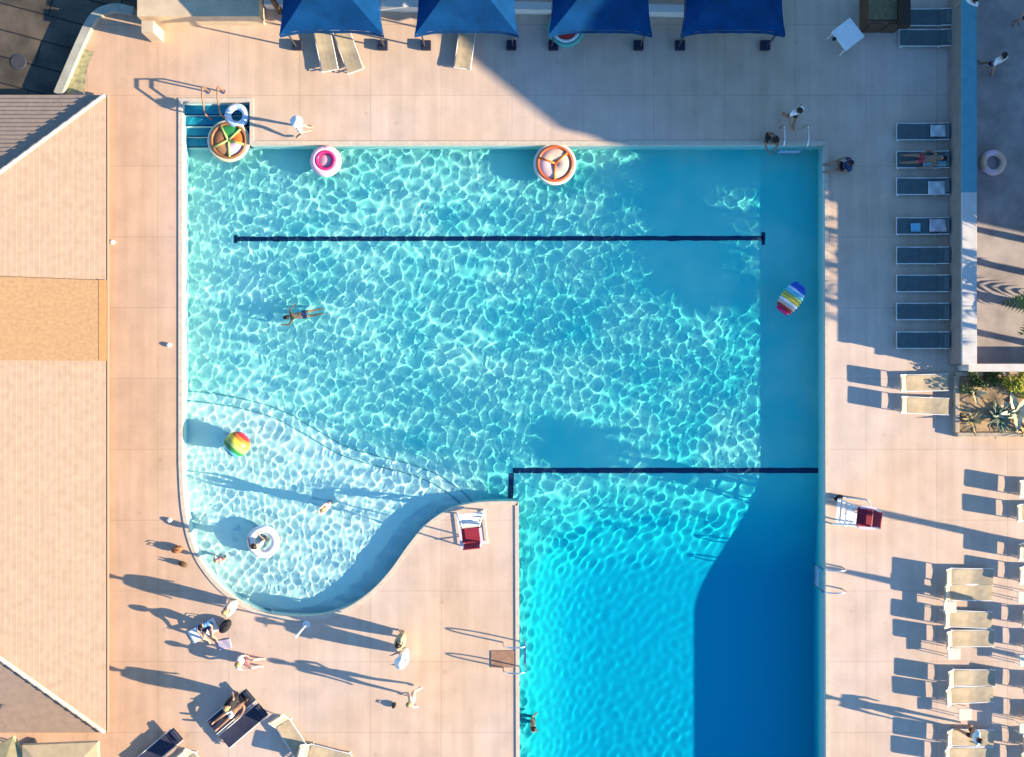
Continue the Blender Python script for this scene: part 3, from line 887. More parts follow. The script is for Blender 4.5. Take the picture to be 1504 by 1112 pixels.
for (x, y, lb) in [(372, 1016, 'upper dark navy lounger of the slanting pair, a sunbather on it'), (390, 1037, 'lower dark navy lounger of the slanting pair at the bottom left'), (266, 1073, 'dark navy lounger between the house corner and the slanting pair')]:
    place_lounger(proto_navy, x, y, ax_, lb, 'dark navy loungers at the bottom left of the deck')

# towels on shaded loungers
for (x, y, w, d, m, lb) in [(1378, 192, .55, .42, mat('pale_towel', (.55, .55, .54), .9, .1, 8), 'pale grey towel on the head end of the topmost shaded lounger'),
                            (1376, 276, .62, .48, mat('pale_towel', (.55, .55, .54)), 'pale grey towel on the third shaded lounger from the top'),
                            (1378, 331, .62, .45, mat('pink_towel', (.56, .48, .50), .9, .1, 8), 'pinkish towel on the fourth shaded lounger from the top'),
                            (1345, 334, .35, .30, mat('aqua_towel', (.20, .45, .60), .9, .1, 8), 'small blue towel in the middle of the fourth shaded lounger'),
                            (1374, 236, .9, .40, mat('teal_towel', (.28, .42, .44), .9, .1, 8), 'blue green towel on the second shaded lounger from the top')]:
    n = 12; X, Y = np.meshgrid(np.linspace(-w / 2, w / 2, n), np.linspace(-d / 2, d / 2, n))
    Z = .02 * np.sin(X * 14) * np.sin(Y * 11)
    o = grid_mesh('towel', X, Y, Z, m, True); sm = o.modifiers.new('thick', 'SOLIDIFY'); sm.thickness = .015
    o.location = P(x, y, .31); tag(o, lb, 'towel', 'towels on the shaded loungers')


# ---------------------------------------------------------------- lifeguard chairs, ladders, rails
def lifeguard_chair(px, py, rz, label, m_frame=M_WMETAL):
    o = thing('lifeguard_chair', label, 'lifeguard chair', P(px, py), rz, 'lifeguard chairs at the pool edge')   # faces +Y
    zs = 1.35; fr = MB()
    for sx in (-1, 1):
        fr.tube([(sx * .5, .65, 0), (sx * .30, .22, zs)], .03, 8); fr.tube([(sx * .5, -.55, 0), (sx * .30, -.28, zs), (sx * .29, -.40, zs + .6)], .03, 8)
        fr.tube([(sx * .5, .62, .06), (sx * .5, -.52, .06)], .022, 6)
    fr.tube([(-.49, -.52, .3), (.49, -.52, .3)], .02, 6); fr.build('frame', m_frame, o)
    for k_ in range(4):
        t_ = (k_ + 1) / 5; rb = MB(); w = .5 - .2 * t_; rb.box((0, .65 - .43 * t_, zs * t_), (2 * w, .12, .035)); rb.build('rung', M_WHITE, o)
    sb = MB(); sb.box((0, -.03, zs + .02), (.66, .55, .05)); sb.build('seat', M_MAROON, o, bevel=.015)
    bk = MB(); bk.slab((0, -.30, zs + .12), (0, -.41, zs + .62), .62, .05, Vector((0, 1, 0))); bk.build('backrest', M_MAROON, o, bevel=.015)
    for sx in (-1, 1):
        ar = MB(); ar.box((sx * .36, -.05, zs + .27), (.09, .56, .04)); ar.tube([(sx * .36, .2, zs + .0), (sx * .36, .2, zs + .26)], .018, 6); ar.build('armrest', M_LPINK, o)
    fb = MB(); fb.box((0, .38, zs - .38), (.6, .26, .03)); fb.build('footrest', M_WHITE, o)
    return o


lifeguard_chair(694, 777, .12, 'white lifeguard chair with a maroon seat on the deck tongue beside the curved bay')
lifeguard_chair(1250, 752, PI / 2 - .1, 'white lifeguard chair with a maroon seat at the right edge of the pool')


def ladder(px, py, rz, sp, label, m=M_STEEL, down=.9):
    o = thing('pool_ladder', label, 'pool ladder', P(px, py), rz, 'steel ladders and rails at the pool edge')    # pool towards +Y, edge at y=0
    for s_ in (-1, 1):
        mb = MB(); x = s_ * sp / 2
        pts = [(x, -.62, 0), (x, -.62, .45)] + [(x, -.62 + .42 * (1 - math.cos(a)), .45 + .33 * math.sin(a)) for a in [PI * i / 10 for i in range(1, 10)]] + [(x, .22, .45), (x, .20, 0), (x, .18, -down)]
        mb.tube(pts, .028, 8); mb.build('rail', m, o, True)
    for z in (-.35, -.62):
        rb = MB(); rb.box((0, .18, z), (sp, .09, .03)); rb.build('rung', m, o)
    return receiver(o)


ladder(1162, 213, PI, .86, 'steel pool ladder at the top right corner of the pool')
ladder(1212, 849, PI / 2, .80, 'steel pool ladder on the right edge below the lifeguard chair')
ladder(764, 962, -PI / 2, .92, 'steel pool ladder with wide rails on the right side of the deck tongue')
mt = MB()
mt.box((0, 0, .012), (.85, .62, .024)); mm = mt.build('mat', mat('brown_mat', (.30, .17, .11), .9, .2, 6), bevel=.006); mm.location = P(738, 968); tag(mm, 'brown rubber mat lying between the rails of the tongue ladder', 'mat')


def grab_rail(px, py, rz, label):
    o = thing('hand_rail', label, 'hand rail', P(px, py), rz, 'steel ladders and rails at the pool edge')
    mb = MB(); mb.tube([(0, -.32, 0), (0, -.32, .72), (0, -.22, .86), (0, .1, .86), (0, .5, .60), (0, .62, .45), (0, .62, -.35)], .03, 8); mb.build('rail', mat('bronze_rail', (.30, .15, .08), .5), o, True)
    pl = MB(); pl.lathe([(.0, .02), (.08, .02), (.08, .0)], 12, (0, -.32, 0)); pl.build('base_plate', M_STEEL, o)
    return o


grab_rail(307, 148, PI, 'bronze hand rail at the corner steps, the left one of two')
grab_rail(329, 148, PI, 'bronze hand rail at the corner steps, the right one of two')


# ---------------------------------------------------------------- people
def skin_mesh(nodes, edges, name, m, parent, sub=1, root='pelvis'):
    names = list(nodes); idx = {n: i for i, n in enumerate(names)}
    me = bpy.data.meshes.new('t'); me.from_pydata([nodes[n][0] for n in names], [(idx[a], idx[b]) for a, b in edges], [])
    o = bpy.data.objects.new('t', me); COL.objects.link(o)
    o.modifiers.new('s', 'SKIN'); sk = me.skin_vertices[0].data
    for i, n in enumerate(names):
        rr = nodes[n][1]; sk[i].radius = rr if isinstance(rr, tuple) else (rr, rr)
        sk[i].use_root = (n == root)
    md = o.modifiers.new('b', 'SUBSURF'); md.levels = sub; md.render_levels = sub
    dg = bpy.context.evaluated_depsgraph_get(); dg.update()
    nm = bpy.data.meshes.new_from_object(o.evaluated_get(dg)); nm.name = name
    bpy.data.objects.remove(o)
    nm.materials.clear(); nm.materials.append(m); nm.polygons.foreach_set('use_smooth', [True] * len(nm.polygons))
    q = bpy.data.objects.new(name, nm); COL.objects.link(q)
    if parent: q.parent = parent
    return q


POSES = {
    # facing +Y; metres for a 1.72 m adult.  hip, knee, ankle, toe / shoulder, elbow, wrist, per side (right = +x)
    'stand': dict(pel=(0, 0, .93), ch=(0, 0, 1.30), nk=(0, .0, 1.45), hd=(0, .03, 1.60), kn=[(-.10, .02, .50), (.11, .03, .50)], an=[(-.11, -.03, .08), (.13, -.02, .08)], el=[(-.27, -.03, 1.13), (.27, -.02, 1.13)], wr=[(-.30, .08, .90), (.29, .10, .90)]),
    'walk': dict(pel=(0, 0, .92), ch=(0, .03, 1.29), nk=(0, .05, 1.44), hd=(0, .09, 1.59), kn=[(-.09, .20, .52), (.10, .0, .48)], an=[(-.10, .28, .09), (.10, -.30, .14)], el=[(-.27, -.16, 1.14), (.27, .10, 1.12)], wr=[(-.28, -.06, .92), (.26, .30, .98)]),
    'armsup': dict(pel=(0, 0, .93), ch=(0, 0, 1.31), nk=(0, 0, 1.46), hd=(0, .04, 1.61), kn=[(-.10, .03, .50), (.10, .03, .50)], an=[(-.12, -.02, .08), (.12, -.02, .08)], el=[(-.20, .06, 1.66), (.20, .06, 1.66)], wr=[(-.10, .08, 1.92), (.10, .08, 1.92)]),
    'hold': dict(pel=(0, 0, .93), ch=(0, .0, 1.30), nk=(0, .03, 1.45), hd=(0, .07, 1.60), kn=[(-.10, .05, .50), (.10, .05, .50)], an=[(-.12, -.02, .08), (.12, -.02, .08)], el=[(-.28, .06, 1.12), (.28, .06, 1.12)], wr=[(-.20, .30, 1.10), (.20, .30, 1.10)]),
    'sit': dict(pel=(0, 0, .13), ch=(0, -.10, .49), nk=(0, -.10, .64), hd=(0, -.05, .79), kn=[(-.14, .40, .40), (.16, .38, .42)], an=[(-.13, .58, .07), (.15, .56, .07)], el=[(-.27, .05, .42), (.27, .05, .42)], wr=[(-.20, .26, .42), (.21, .25, .43)]),
    'edge': dict(pel=(0, 0, .13), ch=(0, -.04, .49), nk=(0, -.03, .64), hd=(0, .03, .79), kn=[(-.12, .42, .13), (.12, .42, .13)], an=[(-.12, .48, -.28), (.13, .50, -.27)], el=[(-.28, -.10, .32), (.28, -.10, .32)], wr=[(-.30, .02, .08), (.30, .0, .08)]),
    'squat': dict(pel=(0, -.12, .28), ch=(0, .06, .62), nk=(0, .12, .75), hd=(0, .20, .88), kn=[(-.16, .26, .52), (.16, .26, .52)], an=[(-.13, .0, .08), (.13, .0, .08)], el=[(-.24, .26, .50), (.24, .26, .50)], wr=[(-.12, .46, .42), (.12, .46, .42)]),
    'lie': dict(pel=(0, 0, .10), ch=(0, -.36, .14), nk=(0, -.50, .18), hd=(0, -.64, .22), kn=[(-.12, .42, .10), (.12, .40, .18)], an=[(-.14, .84, .07), (.13, .78, .06)], el=[(-.30, -.20, .10), (.30, -.22, .10)], wr=[(-.30, .06, .07), (.22, .0, .16)]),
    'swim': dict(pel=(0, 0, -.10), ch=(0, .36, -.06), nk=(0, .50, -.02), hd=(0, .63, .04), kn=[(-.10, -.42, -.18), (.10, -.42, -.12)], an=[(-.10, -.84, -.14), (.12, -.82, -.22)], el=[(-.34, .60, -.08), (.34, .44, -.12)], wr=[(-.28, .84, -.06), (.46, .24, -.16)]),
}


def person(px, py, rz, pose, label, top=None, bottom=None, skin=M_SKIN, hair=M_HAIR, h=1.72, z=0.0, hat=None, wrap=None, group=None, loc=None, cat='person'):
    o = thing('person', label, cat, loc if loc is not None else P(px, py) + Vector((0, 0, z)), rz, group)
    k = h / 1.72; p = POSES[pose]; V = lambda q: Vector(q) * k
    nodes = {}; edges = []
    pel, ch, nk, hd = V(p['pel']), V(p['ch']), V(p['nk']), V(p['hd'])
    axis = (ch - pel).normalized(); side = Vector((1, 0, 0)); fwd = side.cross(axis) * -1
    hax = (hd - nk).normalized(); hf = side.cross(hax) * -1
    if hf.y < 0 and pose not in ('lie',): hf = -hf
    if pose == 'lie': hf = Vector((0, .25, .97)).normalized()
    if pose == 'swim': hf = Vector((0, .8, -.6)).normalized()
    nodes['pelvis'] = (pel, (.135 * k, .105 * k)); nodes['waist'] = (pel.lerp(ch, .45), (.115 * k, .085 * k)); nodes['chest'] = (ch, (.140 * k, .10 * k))
    nodes['neck'] = (nk, .055 * k); nodes['head'] = (hd, (.078 * k, .092 * k)); nodes['crown'] = (hd + hax * .085 * k, .068 * k)
    nodes['chin'] = (hd - hax * .06 * k + hf * .055 * k, .045 * k); nodes['nose'] = (hd + hf * .105 * k, .014 * k)
    edges += [('pelvis', 'waist'), ('waist', 'chest'), ('chest', 'neck'), ('neck', 'head'), ('head', 'crown'), ('head', 'chin'), ('head', 'nose')]
    for i, s_ in ((0, -1), (1, 1)):
        n = 'lr'[i]
        sh = ch + side * s_ * .175 * k + axis * .08 * k; hip = pel + side * s_ * .09 * k - axis * .03 * k
        kn, an, el, wr = V(p['kn'][i]), V(p['an'][i]), V(p['el'][i]), V(p['wr'][i])
        nodes['sh' + n] = (sh, .062 * k); nodes['el' + n] = (el, .042 * k); nodes['wr' + n] = (wr, .029 * k)
        fd = (wr - el).normalized(); pm = wr + fd * .075 * k; nodes['pm' + n] = (pm, (.036 * k, .020 * k))
        nodes['hip' + n] = (hip, .095 * k); nodes['kn' + n] = (kn, .058 * k); nodes['an' + n] = (an, .040 * k)
        shin = (an - kn).normalized()
        ft = Vector((0, 1, 0)) if pose not in ('swim', 'lie') else (Vector((0, -1, -.1)) if pose == 'swim' else Vector((0, .5, .8)))
        if pose == 'edge': ft = Vector((0, .6, -.6))
        toe = an + ft.normalized() * .17 * k + (Vector((0, 0, -.045 * k)) if pose not in ('swim', 'lie', 'edge') else Vector()); nodes['to' + n] = (toe, (.042 * k, .028 * k))
        cf = kn.lerp(an, .3); nodes['cf' + n] = (cf + Vector((0, -.015, 0)), .054 * k)
        edges += [('chest', 'sh' + n), ('sh' + n, 'el' + n), ('el' + n, 'wr' + n), ('wr' + n, 'pm' + n), ('pelvis', 'hip' + n), ('hip' + n, 'kn' + n), ('kn' + n, 'cf' + n), ('cf' + n, 'an' + n), ('an' + n, 'to' + n)]
        sp = fd.cross(Vector((1, 0, 0)));
        if sp.length < .1: sp = Vector((0, 1, 0))
        sp.normalize(); curl = fd.cross(sp) * s_
        for j, ln in enumerate((.070, .082, .076, .060)):
            b1 = pm + fd * .035 * k + sp * (j - 1.5) * .021 * k; t1 = b1 + (fd * .9 - curl * .25).normalized() * ln * .55 * k; t2 = t1 + (fd * .7 - curl * .6).normalized() * ln * .45 * k
            nodes['f%d%s' % (j, n)] = (t1, .0095 * k); nodes['g%d%s' % (j, n)] = (t2, .0085 * k); edges += [('pm' + n, 'f%d%s' % (j, n)), ('f%d%s' % (j, n), 'g%d%s' % (j, n))]
        t1 = wr + fd * .05 * k + sp * .048 * k; nodes['th' + n] = (t1, .011 * k); nodes['ti' + n] = (t1 + (fd + sp * .3).normalized() * .035 * k, .009 * k); edges += [('wr' + n, 'th' + n), ('th' + n, 'ti' + n)]
    body = skin_mesh(nodes, edges, 'body', skin, o)
    gw = lambda q, f: tuple(x * f + .012 for x in q) if isinstance(q, tuple) else q * f + .012
    if top:
        nd = {}; ed = [('waist', 'chest')]
        nd['waist'] = (nodes['waist'][0].lerp(pel, .5), gw(nodes['waist'][1], 1.12)); nd['chest'] = (ch, gw(nodes['chest'][1], 1.10))
        nd['collar'] = (ch.lerp(nk, .75), .075 * k); ed.append(('chest', 'collar'))
        for n in 'lr':
            a = nodes['sh' + n][0]; b = nodes['el' + n][0]; nd['s' + n] = (a, .078 * k); nd['e' + n] = (a.lerp(b, .7), .066 * k); ed += [('chest', 's' + n), ('s' + n, 'e' + n)]
        skin_mesh(nd, ed, 'shirt', top, o, root='chest')
    if bottom:
        nd = {'pelvis': (pel, gw(nodes['pelvis'][1], 1.08)), 'belt': (nodes['waist'][0].lerp(pel, .6), gw(nodes['waist'][1], 1.10))}; ed = [('pelvis', 'belt')]
        for n in 'lr':
            a = nodes['hip' + n][0]; b = nodes['kn' + n][0]; nd['h' + n] = (a, .108 * k); nd['k' + n] = (a.lerp(b, .62), .090 * k); ed += [('pelvis', 'h' + n), ('h' + n, 'k' + n)]
        skin_mesh(nd, ed, 'shorts', bottom, o, root='pelvis')
    if wrap:
        wb = MB(); wb.lathe([(.15 * k, 1.34 * k), (.22 * k, 1.24 * k), (.23 * k, 1.0 * k), (.22 * k, .75 * k), (.18 * k, .40 * k), (.14 * k, .16 * k), (.12 * k, .16 * k), (.17 * k, 1.0 * k)], 20)
        q = wb.build('wrap', wrap, o, True); q.scale = (1.15, .85, 1)
    Mh = Matrix.Translation(hd + hax * .035 * k - hf * .018 * k) @ Matrix((( side.x, hf.x, hax.x, 0), (side.y, hf.y, hax.y, 0), (side.z, hf.z, hax.z, 0), (0, 0, 0, 1)))
    hb = MB(); hb.ball((0, 0, 0), .108 * k, 16, 10, (.92, 1.0, .98), Mh)
    hb.ball((0, -.05 * k, -.06 * k), .085 * k, 12, 8, (.95, .7, 1.0), Mh); hb.build('hair', hair, o, True)
    if hat:
        ht = MB(); ht.lathe([(.001, .14 * k), (.09 * k, .12 * k), (.115 * k, .03 * k), (.22 * k, .01 * k), (.22 * k, .0), (.10 * k, .01 * k)], 20)
        q = ht.build('hat', hat, o, True); q.matrix_local = Mh
    for s_ in (-1, 1):
        eb = MB(); eb.ball(hd + hf * .085 * k + side * s_ * .032 * k + hax * .015 * k, .011 * k, 8, 6); eb.build('eye', M_HAIR, o)
    if z < 0 or pose in ('swim', 'edge'): receiver(o)
    return o


M_SW = mat('white_cotton', (.82, .80, .77), .85, .04, 8); M_SB = mat('blue_cotton', (.05, .20, .50), .85, .1, 8); M_SP = mat('pink_cotton', (.72, .32, .36), .85, .08, 8)
M_SK = mat('khaki_cotton', (.36, .32, .20), .85, .1, 8); M_SD = mat('black_cotton', (.02, .02, .024), .85); M_SR = mat('red_cotton', (.50, .05, .08), .85)
M_SN = mat('navy_cotton', (.02, .04, .12), .85); M_SL = mat('pale_cotton', (.70, .62, .58), .85, .05, 8)

person(446, 196, math.radians(-70), 'walk', 'person in a white shirt and white hat walking on the deck near the corner steps', M_SW, M_SW, hat=M_SW)
person(1128, 206, PI, 'squat', 'dark haired person in black crouching at the top pool edge beside the ladder', M_SD, M_SD, M_TAN)
person(1156, 176, math.radians(200), 'walk', 'person in a white top and dark shorts standing behind the top right ladder', M_SW, M_SD, M_TAN)
person(1237, 246, math.radians(95), 'sit', 'person in dark clothes sitting on the deck near the pool top right corner', M_SN, M_SD, M_TAN)
person(440, 462, math.radians(100), 'swim', 'dark haired swimmer in the middle left of the large pool', None, M_SN, M_TAN, z=WL - .04, h=1.45)
person(783, 1070, math.radians(-90), 'stand', 'dark haired swimmer upright in the water close to the left wall of the diving well', None, M_SD, M_SKIN, z=WL - 1.42)
person(482, 744, math.radians(60), 'armsup', 'person in a pink swimsuit standing in the shallow bay with both arms raised', M_SP, M_SP, M_PALESKIN, M_BHAIR, z=WL - .48)
person(384, 798, math.radians(30), 'hold', 'bather standing in the middle of the white swim ring in the shallow bay', M_SL, M_SN, M_SKIN, M_HAIR, z=WL - .48, h=1.78)
person(322, 822, math.radians(-20), 'stand', 'small child in a pink red top standing in the bay near its curved edge', M_SP, M_SR, M_PALESKIN, M_BHAIR, h=1.15, z=WL - .48)
person(347, 886, math.radians(80), 'stand', 'bather wrapped in a pale towel at the lower edge of the shallow bay', None, M_SL, M_SKIN, M_BHAIR, h=1.62, wrap=M_SL)
person(305, 917, math.radians(200), 'sit', 'person in a bright blue top sitting on the deck beside a black bag', M_SB, M_SN, M_SKIN)
person(360, 968, math.radians(-100), 'sit', 'pale person in light pink sitting on the deck below the blue clad one', M_SL, M_SP, M_PALESKIN, M_BHAIR)
person(610, 1014, math.radians(100), 'walk', 'bather walking alone on the deck tongue in peach shorts', None, mat('peach_cotton', (.66, .44, .34), .85), M_PALESKIN, M_BHAIR, h=1.72)
person(592, 932, math.radians(70), 'stand', 'person in a khaki shirt standing behind the one dressed in white', M_SK, M_SK, M_SKIN, M_HAIR, wrap=M_SK)
person(597, 956, math.radians(95), 'hold', 'person dressed in white with a white sun hat on the deck tongue', M_SW, M_SW, M_SKIN, M_HAIR, hat=M_SW, wrap=M_SW)
person(1413, 1066, math.radians(80), 'walk', 'person in a sky blue top and black shorts walking between the right loungers', mat('sky_cotton', (.40, .62, .74), .85), M_SD, M_TAN, M_HAIR)
person(349, 1022, math.radians(60), 'stand', 'blond person in a long black wrap standing at the head of the slanting loungers', M_SD, M_SD, M_SKIN, M_BHAIR, h=1.62, wrap=M_SD)
person(0, 0, math.radians(130.5), 'lie', 'sunbather in white shorts lying on the slanting dark lounger at the bottom left', None, M_SW, M_TAN, M_HAIR, loc=P(345, 1040) + Vector((0, 0, .22)))
person(1341, 236, PI / 2, 'lie', 'dark sunbather lying on the second shaded lounger from the top', None, M_SR, M_TAN, M_HAIR, loc=P(1352, 236) + Vector((0, 0, .22)), )
person(1404, 22, math.radians(150), 'stand', 'person in white standing beside the white wall at the top right corner', M_SW, M_SL, M_SKIN, M_HAIR)
person(1446, 104, math.radians(20), 'walk', 'person in white walking in the dark garden behind the wall', M_SW, M_SN, M_SKIN)
person(1492, 34, math.radians(190), 'stand', 'person in a white shirt in the garden at the photo edge', M_SW, M_SN, M_SKIN)


# ---------------------------------------------------------------- inflatables
def ring(px, py, R, r, label, colf, z=WL, n=40, group='inflatables floating on the pool', name='swim_ring', inner=None):
    o = thing(name, label, 'inflatable', P(px, py) + Vector((0, 0, z + r * .55)), 0, group)
    mb = MB(); mb.torus((0, 0, 0), R, r, n, 14, colf=colf); mb.build('tube', None, o, True)
    if inner:
        ib = MB(); ib.lathe([(0.001, .02), (R * .5, .05), (R - r * .5, .02), (R - r * .5, -.03), (.001, -.03)], 32); ib.build('seat', inner, o, True)
    vb = MB(); vb.tube([(R + r * .5, 0, r * .8), (R + r * .55, 0, r * 1.0)], .02, 6); vb.build('valve', M_WHV, o)
    return o


ring(347, 169, .33, .125, 'blue and white swim ring floating over the corner steps', lambda i: M_SKYV if (i // 5) % 2 else M_WHV)
q = ring(478, 236, .42, .16, 'pale pink swim ring with a magenta inner band at the top pool edge', lambda i: M_LPINK)
mb = MB(); mb.torus((0, 0, .1), .32, .075, 40, 10); mb.build('inner_band', M_MAGENTA, q, True)
mb = MB(); mb.lathe([(.001, .10), (.2, .09), (.28, .03), (.28, -.05), (.001, -.05)], 32); mb.build('seat', M_PINK, q, True)
mb = MB(); mb.ball((.02, .47, .06), .1, 14, 10, (1.2, .8, 1)); mb.build('headrest', mat('coral_vinyl', (.80, .30, .32), .35), q, True)
ring(386, 796, .45, .15, 'plain white swim ring around the bather in the shallow bay', lambda i: M_WHV)
ring(1456, 240, .36, .12, 'pinkish ring lying on the dark garden floor behind the wall', lambda i: M_LPINK if (i // 8) % 2 else M_PEACH, z=.06, group=None)


def slice_float(px, py, R, label, wedges, div, rim, outer, rot, spokes):
    o = thing('fruit_float', label, 'inflatable', P(px, py) + Vector((0, 0, WL + .05)), 0, 'inflatables floating on the pool')
    mb = MB(); mb.torus((0, 0, .02), R - .07, .075, 48, 12); mb.build('rim', outer, o, True)
    mb = MB(); mb.torus((0, 0, .07), R - .155, .06, 48, 10); mb.build('inner_rim', rim, o, True)
    base = MB(); base.lathe([(.001, .0), (R - .16, .0), (R - .16, -.06), (.001, -.06)], 32); base.build('base', rim, o)
    k_ = len(spokes)
    for i in range(k_):
        a0 = spokes[i]; a1 = spokes[(i + 1) % k_]
        if a1 <= a0: a1 += 2 * PI
        w = MB(); rr = R - .18
        w.lathe([(.04, .05), (rr * .3, .11), (rr * .6, .13), (rr * .85, .10), (rr, .05), (rr, .0), (.04, .0)], 14, (0, 0, 0), a0 + .06, a1 - .06); w.build('wedge', wedges[i % len(wedges)], o, True)
        d = MB(); d.tube([(0, 0, .11), (rr * math.cos(a0), rr * math.sin(a0), .11)], .045, 8); d.build('divider', div, o, True)
    o.rotation_euler[2] = rot
    return o


D = math.radians
slice_float(815, 240, .78, 'round citrus slice float with three red dividers at the top pool edge', [M_PEACH, mat('blush_vinyl', (.74, .50, .48), .35), mat('apricot_vinyl', (.74, .56, .42), .35)], M_ORANGE, mat('rust_vinyl', (.55, .12, .04), .35), mat('ivory_vinyl', (.74, .66, .54), .35), 0, [D(40), D(160), D(268)])
slice_float(335, 206, .78, 'round fruit float with green, brown and pink wedges below the corner steps', [M_ORANGE, M_GREEN, M_BROWN, mat('tan_vinyl', (.45, .22, .10), .35), M_LPINK], M_LIME, M_BROWN, mat('cream_vinyl', (.66, .60, .40), .35), 0, [D(-15), D(42), D(118), D(205), D(275)])


def rainbow_raft(px, py, rz, L_, W_, cols, label):
    o = thing('rainbow_raft', label, 'inflatable', P(px, py) + Vector((0, 0, WL + .10)), rz, 'inflatables floating on the pool')
    n = len(cols); r_ = L_ / n / 2
    for i, m in enumerate(cols):
        y = -L_ / 2 + r_ * (2 * i + 1); ww = W_ * (.35 + .65 * math.sqrt(max(0, 1 - (y / (L_ / 2)) ** 2)))
        mb = MB(); pts = [(-ww / 2 - r_ * .6, y, 0), (-ww / 2, y, 0), (-ww / 4, y, .0), (ww / 4, y, 0), (ww / 2, y, 0), (ww / 2 + r_ * .6, y, 0)]
        mb.tube(pts, [r_ * .35, r_ * .95, r_ * 1.06, r_ * 1.06, r_ * .95, r_ * .35], 12); mb.build('tube', m, o, True)
    return o


rainbow_raft(1163, 438, math.radians(-36), 1.25, .72, [M_MAGENTA, M_RED, M_PEACH, M_WHV, M_YELLOW, M_LIME, M_CYAN, M_SKYV, M_ROYAL, M_ROYAL], 'rainbow striped raft floating in the shaded right side of the pool')


def rainbow_ball(px, py, r, label):
    o = thing('beach_ball', label, 'beach ball', P(px, py) + Vector((0, 0, WL + r * .75)), 0, 'inflatables floating on the pool')
    cols = [M_MAGENTA, M_RED, M_ORANGE, M_YELLOW, M_LIME, M_GREEN, M_CYAN, M_NAVY, M_ROYAL]
    ax = Vector((.62, .70, .02)).normalized(); M = Vector((0, 0, 1)).rotation_difference(ax).to_matrix().to_4x4()
    mb = MB(); m_ = 27; n = 32
    vs = [(r * math.sin(PI * i / m_) * math.cos(2 * PI * j / n), r * math.sin(PI * i / m_) * math.sin(2 * PI * j / n), r * math.cos(PI * i / m_)) for i in range(m_ + 1) for j in range(n)]
    for i in range(m_):
        mb.use(cols[i * len(cols) // m_]); mb2 = [[i * n + j, (i + 1) * n + j, (i + 1) * n + (j + 1) % n, i * n + (j + 1) % n] for j in range(n)]
        if i == 0: mb.add(vs, mb2, M)
        else:
            mb.f += mb2; mb.mi += [mb.cur] * n
    mb.build('skin', None, o, True)
    vb = MB(); vb.tube([ax * r * .99, ax * (r + .02)], .03, 8); vb.build('valve', M_WHV, o)
    return o


rainbow_ball(350, 652, .47, 'big rainbow striped beach ball floating in the shallow left part of the pool')

# watermelon float under the third gazebo
o = thing('watermelon_float', 'red watermelon slice float with a pale green rim lying under the third gazebo', 'inflatable', P(831, 44), 0)
mb = MB(); mb.torus((0, 0, .11), .58, .11, 40, 12); mb.build('rim', mat('mint_vinyl', (.10, .42, .36), .35), o, True)
mb = MB(); mb.torus((0, 0, .16), .48, .07, 40, 10); mb.build('rind', M_WHV, o, True)
mb = MB(); mb.lathe([(.001, .22), (.25, .21), (.44, .16), (.44, .02), (.001, .02)], 32); fl_ = mb.build('flesh', M_RED, o, True)
for i in range(10):
    a = i * 2.4; rr = .12 + .025 * i; sb = MB(); sb.ball((rr * math.cos(a), rr * math.sin(a), .215 - .02 * rr), .022, 8, 6, (1, 1.5, .5)); sb.build('seed', M_HAIR, fl_)

# ---------------------------------------------------------------- furniture and small things on the deck
t_ = thing('square_table', 'white square table standing askew on the shaded deck at the top right', 'table', P(1236, 60), D(38))
mb = MB(); mb.box((0, 0, .71), (.86, .86, .04)); mb.build('table_top', M_WHITE, t_, bevel=.01)
for sx in (-1, 1):
    for sy in (-1, 1): lb = MB(); lb.tube([(sx * .36, sy * .36, .69), (sx * .38, sy * .38, 0)], .022, 6); lb.build('leg', M_WMETAL, t_)
mb = MB(); mb.lathe([(.001, .0), (.06, .0), (.08, .07), (.065, .07), (.05, .015), (.001, .015)], 14); b_ = mb.build('bowl', M_DARK); b_.location = P(1222, 58, .73) + Vector((.06, 0, 0)); tag(b_, 'small dark bowl on the white square table', 'bowl')

cb = thing('wooden_cabinet', 'dark wooden cabinet with an olive top on the shaded deck at the top edge', 'cabinet', P(1288, 24), 0)
mb = MB(); mb.box((0, 0, .55), (1.3, 1.2, 1.1)); mb.build('body', M_WOOD, cb, bevel=.01)
mb = MB(); mb.box((-.18, .1, 1.13), (1.0, 1.2, .06)); mb.build('top', M_OLIVE, cb, bevel=.01)
mb = MB(); [mb.box((x, -.62, .55), (.5, .03, .95)) for x in (-.32, .32)]; mb.build('door', M_WOOD, cb)
mb = MB(); mb.box((.5, -.35, 1.3), (.34, 1.0, .4)); mb.build('tray', mat('blackish_wood', (.04, .025, .02), .7), cb, bevel=.02)

# low building and timber frame at the top left
kx = P(290, -30)
ki = thing('low_kiosk', 'low sand coloured kiosk with a brown flat roof at the top left of the deck', 'kiosk', (kx.x, kx.y, 0))
a = P(216, 38); b = P(390, -120)
mb = MB(); mb.box(((a.x + b.x) / 2 - kx.x, (a.y + b.y) / 2 - kx.y, .5), (b.x - a.x, b.y - a.y, 1.0)); mb.build('wall', M_SAND, ki)
mb = MB(); mb.box(((a.x + b.x) / 2 - kx.x, (a.y + b.y) / 2 - kx.y + .55, 1.05), (b.x - a.x + .1, b.y - a.y - .8, .1)); mb.build('roof', mat('brown_roof', (.16, .10, .07), .8, .2, 3), ki)
mb = MB(); mb.box((0, 0, .55), (.42, .42, 1.1)); pl = mb.build('pillar', M_SAND); pl.location = P(232, 54); tag(pl, 'short square sand coloured pillar in front of the kiosk', 'pillar')
pg = thing('timber_frame', 'dark timber frame of posts and beams right of the kiosk', 'pergola', P(360, 14))
mb = MB()
mb.slab((-1.0, .55, 1.5), (1.5, -.05, 1.5), .12, .14); mb.build('beam', M_WOOD, pg)
